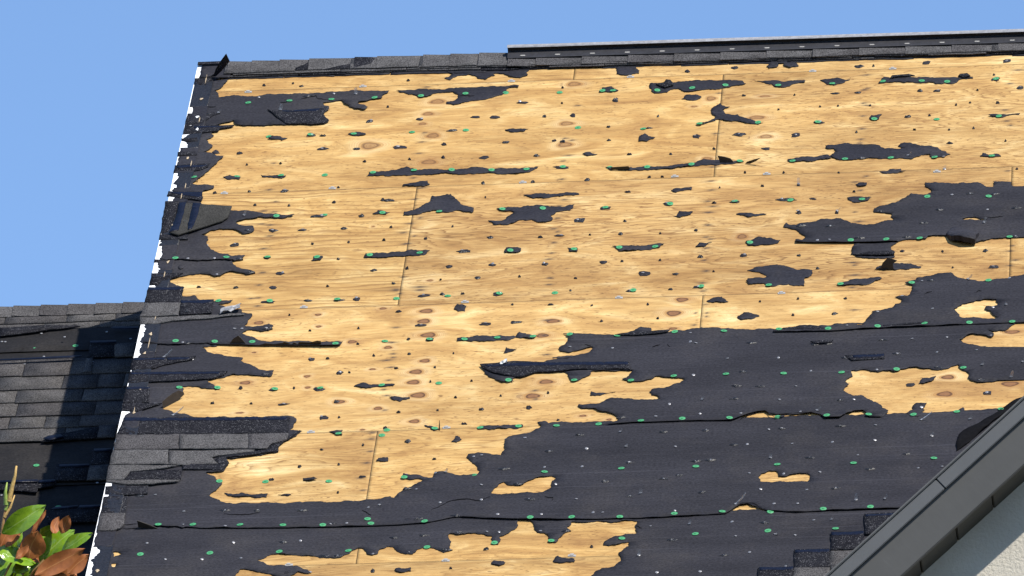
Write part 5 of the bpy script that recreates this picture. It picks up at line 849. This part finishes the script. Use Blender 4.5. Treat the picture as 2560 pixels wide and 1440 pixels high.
# ---------------------------------------------------------------- rake edge
V = []; F = []
box(V, F, RAKE - .002, RAKE + .066, VBOT, VTOP - .005, .0068, .0082); box(V, F, RAKE - .0035, RAKE - .0020, VBOT, VTOP - .005, -.07, .0080)
drip = mesh('drip_edge', V, F, M['white'], house, MR)
vs = [1.375, 1.235, .93, .70, .48, .22, .05, -.22, -.55, -.80, -1.04, -1.30, -1.62, -1.78, -2.05, -2.35, -3.25, -3.45, -3.95]
for i in range(len(vs) - 1):
    r = random.Random(300 + i); a, b = vs[i] + .004, vs[i + 1] - .004; n = max(3, int((a - b) / .012)); P = []
    for j in range(n + 1):
        t = a + (b - a) * j / n; e = .017 + .024 * nz(t, 0, 13, i * 2.) + .012 * nz(t, 0, 55, i) - (.018 if i % 3 == 1 else 0)
        P.append((RAKE + max(.0005, e), t))
    P += [(RAKE + .078 + .004 * r.uniform(-1, 1), b), (RAKE + .078, a)]
    sheet('tar_patch', [P], M['tar'] if i % 2 else M['felt2'], drip, lambda x, y: .0096 + .0016 * nz(x, y, 60), .0012, .012)
    if r.random() < .6:
        x0 = RAKE + r.uniform(.045, .062); y0 = r.uniform(b, a); L = r.uniform(.05, .12)
        mesh('wood_splinter', [(x0, y0, .0125), (x0 + .003, y0 - L * .3, .013), (x0 + .0026, y0 - L * .8, .0128), (x0 + .0005, y0 - L, .0125), (x0 - .001, y0 - L * .5, .0122)], [(0, 4, 3, 2, 1)], M['splint'], drip, MR)
    if r.random() < .7:
        cx_ = RAKE + r.uniform(.035, .055); cy_ = r.uniform(b + .02, a - .02) if a - b > .05 else (a + b) / 2
        P = [(cx_ + .010 * r.uniform(.3, 1) * math.cos(t), cy_ + .022 * r.uniform(.2, 1) * math.sin(t)) for t in (0, .8, 1.7, 2.6, 3.5, 4.4, 5.3)]
        sheet('paint_flake', [jag(P, r, .2, .004, .006)], M['splint'] if r.random() < .6 else M['white'], drip, lambda x, y: .0122, .001)

# ---------------------------------------------------------------- shingle remnants on the main roof
parentsh = None
for i, (ty, P) in enumerate(SH):
    r = random.Random(700 + i)
    lift = .0085 + .0006 * (i % 5)
    o = sheet('shingle', [jag(P, r, .035, .004, .014)], M['grey'] if ty == 'g' else M['darkg'], house, (lambda l, s: lambda x, y: l + .0025 * nz(x, y, 9, s) + .001)(lift + (.002 if ty == 'g' else 0), i), .0042, .03)
bsh = BVHTree.FromPolygons(HV, HF)
def hsh(x, y):
    h = bsh.ray_cast(Vector((x, y, 1.)), Vector((0, 0, -1.)))[0]; return h.z if h else .010
for i, P in enumerate(BANDS):
    r = random.Random(760 + i)
    sheet('sealant_strip', [jag(P, r, .05, .003, .02)], M['seal'], house, lambda x, y: hsh(x, y) + .0007, .0008, .012)

# ---------------------------------------------------------------- ridge
def rsh(u): return -.0092 * max(0, u - .3)
def vb_base(u): return 1.245 - .0100 * (u + .88)
for k in range(4):
    r = random.Random(60 + k); u = -.90 + .04 * (3 - k) * (k > 1)
    n0 = .003 + .0052 * k
    while u < UEND - .1:
        L = r.uniform(.16, .48); e = vb_base(u) + .0225 * k - 2.306 * n0 + r.uniform(-.006, .008) + (0 if u < .3 else -.014 * (k > 1))
        sl = r.uniform(-.006, .006); gap = .0015
        P = [(u + gap, e), (min(u + L, UEND) - gap, e + sl - .01 * L), (min(u + L, UEND) - gap, VTOP - .012), (u + gap, VTOP - .012)]
        P = jag(P, r, .06 if k == 0 else .025, .005, .02)
        tilt = r.uniform(-.001, .002)
        sheet('ridge_shingle', [P], M['felt2'] if k == 0 else (M['grey'] if r.random() < .72 else M['darkg']), house, (lambda n_, s, tl: lambda x, y: n_ + tl + .0010 * nz(x, y, 14, s))(n0, u, tilt), .0036, .05)
        u += L
def capshape(u0, u1, vb0, vb1, n0, n1, mt, parent, Mw=MR, vr=VTOP, back=.10, name='ridge_cap_shingle', sd=0):
    r = random.Random(sd); V = []; F = []; prof = 9; nu = 5
    for s in (0, 1):
        for i in range(nu):
            t = i / (nu - 1); u = u0 + (u1 - u0) * t; vb = vb0 + (vb1 - vb0) * t; nn = n0 + (n1 - n0) * t; dz = rsh(u) if Mw is MR else 0
            jb = r.uniform(-.0015, .0015)
            pr = [(vb + jb - .0, nn - .002), (vb + (vr - vb) * .35, nn + .001), (vr - .03, nn + .002), (vr - .008, nn + .001), (vr + .004, nn - .005), (vr + .004 + BD[0] * .02 + .01, nn - .022), (vr + BD[0] * back * .6 + .014, nn + BD[1] * back * .6), (vr + BD[0] * back + .014, nn + BD[1] * back)]
            for (a, b) in pr: V.append((u + (.006 * (1 - t) * (a < vr - .05)) - .004 * (a < vr - .05), a + dz, b - s * .0045))
    P = 8; off = nu * P
    for i in range(nu - 1):
        for j in range(P - 1):
            a = i * P + j; F.append((a, a + P, a + P + 1, a + 1)); F.append((off + a, off + a + 1, off + a + P + 1, off + a + P))
    for i in range(nu - 1):
        for j in (0, P - 1): a = i * P + j; F.append((a, off + a, off + a + P, a + P) if j == 0 else (a, a + P, off + a + P, off + a))
    for j in range(P - 1):
        F.append((j, j + 1, off + j + 1, off + j)); e = (nu - 1) * P + j; F.append((e, off + e, off + e + 1, e + 1))
    return mesh(name, V, F, mt, parent, Mw)
pxu = lambda x: .3031 + (x - 1270) / 590.
edges = [(567, 634), (626, 702), (696, 773), (770, 890), (884, 962), (940, 1058), (1056, 1126), (1124, 1197), (1196, 1274), (1270, 1350)]
x = 1340
while x < 4800: edges.append((x, x + 122)); x += 115
for i, (a, b) in enumerate(edges):
    r = random.Random(i); vent = a >= 1268
    vb = (1.292 - .004 * i + r.uniform(-.006, .004)) if not vent else 1.236 + r.uniform(-.004, .006)
    lo = .0155 if not vent else .0165
    capshape(pxu(a), pxu(b), vb, vb + .006 + r.uniform(-.004, .004), lo + .0065, lo + .0005, M['darkg'] if i in (4,) else M['grey'], house, sd=i)
# ridge vent
U0, U1 = .302, UEND
prof = [(1.308, .0272), (1.3125, .0285), (1.357, .0372), (1.362, .040), (1.360, .0560), (1.356, .0572), (1.357, .0583)]
V = []; F = []
for u in np.linspace(U0, U1, 24):
    for (a, b) in prof: V.append((u, a + rsh(u), b))
    V += [(u, VTOP + .02 + rsh(u), .03), (u, 1.31 + rsh(u), .022)]
k = len(prof) + 2
for i in range(23):
    for j in range(k): a = i * k + j; b_ = i * k + (j + 1) % k; F.append((a, a + k, b_ + k, b_))
F += [tuple(range(k)), tuple(range(24 * k - 1, 23 * k - 1, -1))]
vent = mesh('ridge_vent', V, F, M['vent'], house, MR)
V = []; F = []
lp = [(1.3515, .0560), (1.351, .0573), (1.3760, .0603), (1.379, .0590), (1.379 + BD[0] * .1, .0590 + BD[1] * .1), (1.374, .054)]
for u in np.linspace(U0 - .002, U1, 40):
    w_ = .0012 * nz(u, 0, 3)
    for (a, b) in lp: V.append((u, a + rsh(u), b + w_))
k = len(lp)
for i in range(39):
    for j in range(k): a = i * k + j; b_ = i * k + (j + 1) % k; F.append((a, a + k, b_ + k, b_))
F += [tuple(range(k)), tuple(range(40 * k - 1, 39 * k - 1, -1))]
mesh('vent_lip', V, F, M['lip'], vent, MR)
V = []; F = []
box(V, F, -.0135, .0135, -.0036, .0036, 0, .0016)
bm = bmesh.new(); vv = [bm.verts.new(v) for v in V]
for f in F: bm.faces.new([vv[i] for i in f])
bmesh.ops.bevel(bm, geom=[e for e in bm.edges if abs(e.verts[0].co.z - e.verts[1].co.z) > .001], offset=.004, segments=3, affect='EDGES')
slotme = bpy.data.meshes.new('vent_slot'); bm.to_mesh(slotme); bm.free(); slotme.materials.append(M['clip'])
u = .3666
while u < UEND: inst('vent_slot', slotme, vent, MR @ Matrix.Translation((u, 1.322 + rsh(u), .0305)) @ Matrix.Rotation(.19, 4, 'X')); u += .1475

sheet('felt_scrap', [jag([(-1.0, 1.242), (-.955, 1.238), (-.872, 1.236), (-.865, 1.30), (-.87, 1.385), (-1.0, 1.385)], random.Random(3), .05, .004)], M['felt2'], under, lambda x, y: .0125, .003, .03)
V = []; F = []; box(V, F, RAKE - .002, -.89, 1.372, 1.40, .0162, .0215); mesh('ridge_shingle', V, F, M['darkg'], house, MR)

# ---------------------------------------------------------------- loose things on the roof
k = len(BENT); V = []
for s in (0, .004):
    for (x, y, n) in BENT: V.append((x, y - s - .10 * max(0, n) * 1.2, max(n, .012) + .004))
F = [tuple(range(k - 1, -1, -1)), tuple(range(k, 2 * k))] + [(j, (j + 1) % k, k + (j + 1) % k, k + j) for j in range(k)]
bent = empty('torn_shingle', MR @ Vector((-.95, 1.246, .01)), 'torn dark shingle strip bent upright at the upper left corner of the roof', 'shingle')
mesh('shingle_strip', V, F, M['darkg'], bent, MR)
V = []; P = [(BENT[i], BENT[j]) for i, j in ((3, 10), (4, 9), (5, 9), (6, 8))]
for (a, b) in P:
    for t in (.25, .55): V.append((a[0] + (b[0] - a[0]) * t, a[1] - .0062 - .12 * max(0, a[2] + (b[2] - a[2]) * t), max(.014, a[2] + (b[2] - a[2]) * t) + .004))
mesh('sealant_strip', V, [(0, 1, 3, 2), (2, 3, 5, 4), (4, 5, 7, 6)], M['seal'], bent, MR)
fl = empty('overturned_shingle', MR @ Vector((-.78, -.22, .02)), 'overturned brown-grey shingle with two dark adhesive bands on the left roof edge', 'shingle')
r = random.Random(9)
curve = lambda x, y: .0165 + .006 * max(0, (-.30 - y) / .2) ** 2 + .002 * nz(x, y, 8)
sheet('shingle_sheet', [jag(FLIP, r, .02, .003, .02)], M['browng'], fl, curve, .004, .03)
for P in FLIPB: sheet('sealant_strip', [jag(P, r, .03, .002, .02)], M['seal'], fl, lambda x, y: curve(x, y) + .0022, .001, .03)
V = []; F = []; box(V, F, -1.0, -.90, -.345, -.335, .028, .036)
lab = {0: ('crumpled shiny plastic scrap at the end of the grey shingle patch near the left edge', .075, .05), 1: ('small white plastic scrap stuck on the isolated dark shingle strip mid roof', .022, .018)}
xi = 0
for (a, b, kx) in NAILS:
    if kx == 'X':
        lb, ww, hh = lab[xi]; r = random.Random(31 + xi); V = []; F = []; nn = 7
        for i in range(nn):
            for j in range(nn):
                V.append((a + ww * (i / (nn - 1) - .5) + r.uniform(-.004, .004), b + hh * (j / (nn - 1) - .4) + .5 * ww * (i / (nn - 1) - .5), .014 + r.uniform(0, .014)))
        for i in range(nn - 1):
            for j in range(nn - 1): F.append((i * nn + j, (i + 1) * nn + j, (i + 1) * nn + j + 1, i * nn + j + 1))
        tag(mesh('plastic_scrap', V, F, M['white'] if xi else M['lip'], None, MR), lb, 'plastic scrap'); xi += 1

# ---------------------------------------------------------------- lower roof at the left, in the tall house's shadow
low = empty('lower_house', (-4, 1, 0), 'lower neighbouring roof with grey shingles, half in shadow, behind the left edge', 'house')
VR2 = 1.466; UL, UR = -6.5, -.74
V = []; F = []
box(V, F, UL, UR, -4.2, VR2 - .02, -.1, -.002); ldeck = mesh('roof_deck', V, F, M['deck'], low, ML)
q = [(VR2 - .01, -.003), (VR2 - .01 + BD[0] * 5, -.003 + BD[1] * 5)]
V = [(u, a, b) for u in (UL, UR) for (a, b) in (q[0], q[1], (q[1][0] + off[0], q[1][1] + off[1]), (q[0][0] + off[0], q[0][1] + off[1]))]
mesh('back_slope', V, [(0, 1, 5, 4), (1, 2, 6, 5), (2, 3, 7, 6), (3, 0, 4, 7), (0, 3, 2, 1), (4, 5, 6, 7)], M['felt'], low, MR @ Matrix.Translation((0, 0, -LOW)))
pw = [ML @ Vector((0, -3.9, -.12)), ML @ Vector((0, VR2, -.12))]
y0, z0, y1, z1 = pw[0].y, pw[0].z, pw[1].y, pw[1].z
V = [(x, y, z) for x in (-6.2, -.73) for y, z in ((y0, 0), (y1 + 3.2, 0), (y1 + 3.2, z1 - 3.2 * math.tan(PITCH) - .1), (y1, z1), (y0, z0))]
mesh('wall', V, [(4, 3, 2, 1, 0), (5, 6, 7, 8, 9), (0, 1, 6, 5), (1, 2, 7, 6), (0, 5, 9, 4)], M['stucco'], low, I4)
for i, (v0, v1) in enumerate(((1.45, .985), (1.0, .30), (.32, -.40), (-.38, -1.1), (-1.05, -4.1))):
    P = [(UL + .02, v0), (UL + .02, v1), (UR - .01, v1), (UR - .01, v0)]; r = random.Random(i)
    lap = [(UL + .02, v1), (UR - .01, v1)]
    sheet('underlayment_sheet', [jag(P[::-1], r, .004, .002, .05)], M['feltlow'], low, lapfn(.002 + .001 * (5 - i) / 5, lap, i * 2.), .0016, .09, ML)
i = 0; u = -1.8943 - .1185 * 30
while u < UR - .05:
    r = random.Random(80 + i); capshape(u - .006, u + .1215, 1.352 + r.uniform(-.004, .004), 1.356 + r.uniform(-.004, .004), .020, .014, M['grey'], low, ML, VR2, sd=80 + i); u += .1185; i += 1
for k, (e0, e1) in enumerate(((1.232, 1.36), (1.285, 1.40))):
    u = UL; r = random.Random(20 + k)
    while u < UR - .05:
        L = r.uniform(.2, .5); P = [(u + .001, e0 + r.uniform(-.008, .008)), (min(u + L, UR) - .001, e0 + r.uniform(-.008, .008)), (min(u + L, UR) - .001, e1), (u + .001, e1)]
        sheet('ridge_shingle', [jag(P, r, .02, .004, .03)], M['grey'], low, (lambda a: lambda x, y: a)(.006 + .005 * k), .0042, 0, ML); u += L
CO = [.8715, .7199, .5776, .4444, .3038, .1764, .0455]
for k in range(6):
    r = random.Random(50 + k); u = UL + r.uniform(0, .2); vt, vb = CO[k], CO[k + 1]
    while u < UR - .02:
        L = r.choice((.11, .15, .2, .28, .33)); e = min(u + L, UR)
        dr = r.uniform(-.006, .004); tilt = .0035
        if not (k == 5 and -1.45 < u < -1.22):
            P = [(u + .0012, vb + dr), (e - .0012, vb + dr + r.uniform(-.003, .003)), (e - .0012, vt + .03), (u + .0012, vt + .03)]
            sheet('shingle', [jag(P, r, .015, .003, .03)], M['grey'], low, (lambda a, vb=vb: lambda x, y: a + .006 - .045 * (y - vb) * .9)(.0075 + r.uniform(0, .002)), .0034, 0, ML)
        u = e
for i, (ty, P) in enumerate(LOWSH):
    r = random.Random(i + 4); sheet('shingle', [jag(P, r, .03, .004, .02)], M['grey'] if ty == 'g' else M['darkg'], low, (lambda a: lambda x, y: a)(.016 + .0007 * i), .0045, 0, ML)
for P in LOWBANDS: sheet('sealant_strip', [P], M['seal'], low, lambda x, y: .0265, .001, 0, ML)
for (a, b) in LOWCAPS: inst('cap_nail', capme, low, ML @ Matrix.Translation((a, b, .006)))
r = random.Random(12)
for i in range(26):
    inst('nail', nailme, low, ML @ Matrix.Translation((r.uniform(-2.1, -1.2), r.choice((1.17, 1.09, .93, .885, -.05, -.25, -.45, -.7, -1.0)) + r.uniform(-.03, .03), .0275 if i % 7 == 0 else .006)))

# ---------------------------------------------------------------- front gable at the lower right
gab = empty('front_gable', (4.2, -3.8, 0), 'front gable with grey fascia and beige stucco wall at the lower right corner', 'house')
YF, YW = -4.5, -4.27; SL = .8872; XA = 4.4
def zl(x, z0): return z0 + SL * (x - 2.56)
Z_TOP, Z_STRIP, Z_BOT = 11.502, 11.425, 11.2565
def slab(name, za, zb, y0, y1, x0, x1, mt, parent=gab):
    # a board running up the rake: cut square to its length
    d = Vector((1, 0, SL)).normalized(); n = Vector((-SL, 0, 1)).normalized()
    pts = []
    for (x, z) in ((x0, zb), (x1, zb), (x1, za), (x0, za)):
        p = Vector((x, 0, zl(x, z)));
        if z == za: p = Vector((x, 0, zl(x, zb))) + n * ((za - zb) / math.hypot(1, SL))
        pts.append(p)
    V = [(p.x, y, p.z) for y in (y0, y1) for p in pts]
    bm = bmesh.new(); vv = [bm.verts.new(v) for v in V]
    for f in ((0, 1, 2, 3), (7, 6, 5, 4), (0, 4, 5, 1), (1, 5, 6, 2), (2, 6, 7, 3), (3, 7, 4, 0)): bm.faces.new([vv[i] for i in f])
    bmesh.ops.recalc_face_normals(bm, faces=bm.faces)
    bmesh.ops.bevel(bm, geom=bm.edges[:], offset=.0025, segments=2, affect='EDGES')
    me = bpy.data.meshes.new(name); bm.to_mesh(me); bm.free(); me.materials.append(mt)
    me.polygons.foreach_set('use_smooth', [False] * len(me.polygons))
    return link(bpy.data.objects.new(name, me), parent, I4)
slab('fascia_board', Z_STRIP + .01, Z_BOT, YF, YF + .03, -.6, XA, M['fascia'])
slab('rake_trim', Z_TOP - .012, Z_STRIP, YF - .016, YF + .02, -.6, 2.279, M['trim2'])
slab('rake_trim', Z_TOP - .012, Z_STRIP, YF - .016, YF + .02, 2.2815, XA, M['trim2'])
slab('drip_edge', Z_TOP, Z_TOP - .0115, YF - .024, YF + .05, -.6, XA, M['trim'])
x = 1.0; k = 0
while x < XA - .1:
    slab('soffit_board', Z_BOT + .020, Z_BOT + .006, YF + .0305, YW - .002, x + .002, x + .1295, M['soffit']); x += .1315
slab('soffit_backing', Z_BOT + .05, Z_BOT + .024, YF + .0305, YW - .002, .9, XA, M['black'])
zw = lambda x: zl(x, Z_BOT + .03)
mesh('wall', [(1.0, YW, 0), (7.8, YW, 0), (7.8, YW, zw(1.0)), (XA, YW, zw(XA)), (1.0, YW, zw(1.0)), (1.0, YW + .2, 0), (7.8, YW + .2, 0), (7.8, YW + .2, zw(1.0)), (XA, YW + .2, zw(XA)), (1.0, YW + .2, zw(1.0))],
     [(0, 1, 2, 3, 4), (9, 8, 7, 6, 5), (0, 4, 9, 5), (1, 6, 7, 2)], M['stucco'], gab, I4)
# its two roof slopes run back into the main roof
za = zl(XA, Z_TOP) - .03; zb_ = zl(-.6, Z_TOP) - .03
for sgn in (-1, 1):
    xe = XA + sgn * (XA + .6); V = []
    for dz in (0, -.08):
        V += [(XA, YF + .055, za + dz), (xe, YF + .055, zb_ + dz), (xe, -3.2, zb_ + dz), (XA, -1.0, za + dz)]
    mesh('roof_slope', V, [(0, 1, 2, 3), (7, 6, 5, 4), (0, 4, 5, 1), (1, 5, 6, 2), (2, 6, 7, 3)], M['grey'], gab, I4)

# ---------------------------------------------------------------- magnolia tree
base = Vector((LEAVES[0][0][0] - .35, LEAVES[0][0][1] - .2, 0))
tree = empty('magnolia_tree', base, 'magnolia treetop with glossy green and rusty brown leaves at the lower left', 'tree')
camp = cam.matrix_world.translation
def tube(V, F, path, r0, r1, n=7):
    b0 = len(V)
    for i, p in enumerate(path):
        p = Vector(p); d = (Vector(path[min(i + 1, len(path) - 1)]) - Vector(path[max(i - 1, 0)])).normalized()
        a = d.orthogonal().normalized(); c_ = d.cross(a); rr = r0 + (r1 - r0) * i / (len(path) - 1)
        V += [tuple(p + a * rr * math.cos(2 * math.pi * j / n) + c_ * rr * math.sin(2 * math.pi * j / n)) for j in range(n)]
    for i in range(len(path) - 1):
        for j in range(n): a = b0 + i * n + j; b_ = b0 + i * n + (j + 1) % n; F.append((a, b_, b_ + n, a + n))
    F.append(tuple(range(len(V) - n, len(V))))
ttop = Vector(LEAVES[0][0]) + Vector((.02, .05, -.25))
V = []; F = []
trunk = [base + (ttop - base) * t + Vector((.12 * math.sin(t * 7), .1 * math.cos(t * 5), 0)) * (1 - t) for t in np.linspace(0, 1, 14)]
tube(V, F, trunk, .16, .014, 10)
rt = random.Random(4); limbs = []
for i in range(26):
    t = .25 + .68 * i / 26; p = trunk[int(t * 13)]; a = rt.uniform(0, 6.28); L = 1.9 * (1 - t) + .25
    pts = [p + Vector((math.cos(a), math.sin(a), .5 * s)) * L * s for s in (0, .33, .66, 1)]; limbs.append(pts); tube(V, F, pts, .045 * (1.1 - t), .006, 6)
mesh('trunk', V, F, M['bark'], tree, I4, smooth=True)
def leafgrid(a, b, wdt, flip, r, V, F, UV, nl=9, nw=5):
    a = Vector(a); b = Vector(b); ax = b - a; L = ax.length; mid = (a + b) / 2; view = (camp - mid).normalized()
    side = ax.cross(view).normalized(); nrm = side.cross(ax).normalized()
    if nrm.dot(view) < 0: nrm = -nrm
    best = max((r.uniform(-.85, .85) for _ in range(3)), key=lambda t: (Matrix.Rotation(t, 3, ax.normalized()) @ nrm).dot(SUN))
    rot = Matrix.Rotation(best, 3, ax.normalized()); side = rot @ side; nrm = rot @ nrm
    wd = wdt / max(.68, abs(side.dot(ax.cross(view).normalized())))
    s0 = len(V); bend = r.uniform(.02, .14) * L; cup = r.uniform(.10, .26)
    for i in range(nl):
        t = i / (nl - 1); ww = wd * .53 * (math.sin(math.pi * min(1, t ** .9 * .985 + .015)) ** .8) * (1 if i < nl - 1 else .02)
        for j in range(nw):
            s = (j / (nw - 1) - .5) * 2
            p = a + ax * t + side * ww * s + nrm * (cup * ww * abs(s) ** 1.5 - bend * (2 * t - 1) ** 2 * (1 if flip else -1) * -1 + .004 * math.sin(9 * t + s * 3 + r.random()))
            V.append(tuple(p)); UV.append((t, j / (nw - 1)))
    # faces so that the glossy upper side looks along +nrm (or away from it for a leaf seen from below)
    for i in range(nl - 1):
        for j in range(nw - 1):
            q = s0 + i * nw + j; f = (q, q + 1, q + nw + 1, q + nw)
            v0, v1, v2 = Vector(V[f[0]]), Vector(V[f[1]]), Vector(V[f[3]]); up = (v1 - v0).cross(v2 - v0).dot(nrm) > 0
            if flip: up = not up
            F.append(f if up else f[::-1])
def leafobj(name, V, F, UV, parent):
    o = mesh(name, V, F, M['leaf'], parent, I4, smooth=True, centre=True)
    l = o.data.uv_layers.new(name='UVMap')
    idx = np.empty(len(o.data.loops), np.int32); o.data.loops.foreach_get('vertex_index', idx)
    l.data.foreach_set('uv', np.array(UV, np.float32)[idx].ravel()); return o
for i, (a, b, wdt, sd_) in enumerate(LEAVES):
    r = random.Random(i + 11); V = []; F = []; UV = []
    dd = (Vector(a) - camp).normalized() * (.015 * ((i * 7) % 11) - .08)
    leafgrid(Vector(a) + dd, Vector(b) + dd + (Vector(a) - camp).normalized() * r.uniform(-.04, .04), wdt, sd_ == 'b', r, V, F, UV)
    leafobj('leaf', V, F, UV, tree)
rx = random.Random(55); L0_ = Vector(LEAVES[0][0])
for i in range(70):
    p = Vector(LEAVES[rx.choice((3, 6, 8, 11, 12, 13, 14, 18))][0]) + Vector((rx.uniform(-.05, .12), .10 + rx.uniform(0, .12), rx.uniform(-.10, .02)))
    a = rx.uniform(.1, 2.6); d = Vector((math.cos(a), rx.uniform(-.3, .3), .75 * math.sin(a))).normalized() * rx.uniform(.085, .14); V = []; F = []; UV = []
    if p.z + d.z > L0_.z + .02 or p.x + d.x > LEAVES[9][1][0] - .05: continue
    leafgrid(p, p + d, rx.uniform(.035, .055), rx.random() < .45, rx, V, F, UV); leafobj('leaf', V, F, UV, tree)
for i, pth in enumerate(TWIGS):
    V = []; F = []; d0 = (Vector(pth[0]) - camp).normalized() * -.03
    tube(V, F, [Vector(p) + d0 for p in pth], .006 if i not in (2, 4) else .009, .002 if i != 2 else .003, 7)
    mesh('bud' if i == 2 else 'twig', V, F, M['bud'] if i in (2, 3) else (M['greentip'] if i in (1, 4) else M['twig']), tree, I4, smooth=True)
# crown below the frame
V = []; F = []; UV = []; r = random.Random(8)
for pts in limbs:
    for s in range(16):
        p = pts[0].lerp(pts[-1], r.uniform(.35, 1.05)) + Vector((r.uniform(-.2, .2), r.uniform(-.2, .2), r.uniform(-.1, .15)))
        if p.z > ttop.z - .20: continue
        d = Vector((r.uniform(-1, 1), r.uniform(-1, 1), r.uniform(-.2, .8))).normalized() * r.uniform(.13, .19)
        leafgrid(p, p + d, .07, r.random() < .35, r, V, F, UV, 5, 3)
for s in range(260):
    h = r.uniform(.14, 1.6); a = r.uniform(0, 6.28); rr = r.uniform(.03, .16 + .32 * h)
    p = ttop + Vector((rr * math.cos(a), rr * math.sin(a), -h))
    d = Vector((math.cos(a) * .7, math.sin(a) * .7, r.uniform(-.3, .5))).normalized() * r.uniform(.12, .18)
    if p.z + d.z > ttop.z - .08: continue
    leafgrid(p, p + d, .07, r.random() < .35, r, V, F, UV, 5, 3)
leafobj('crown', V, F, UV, tree)
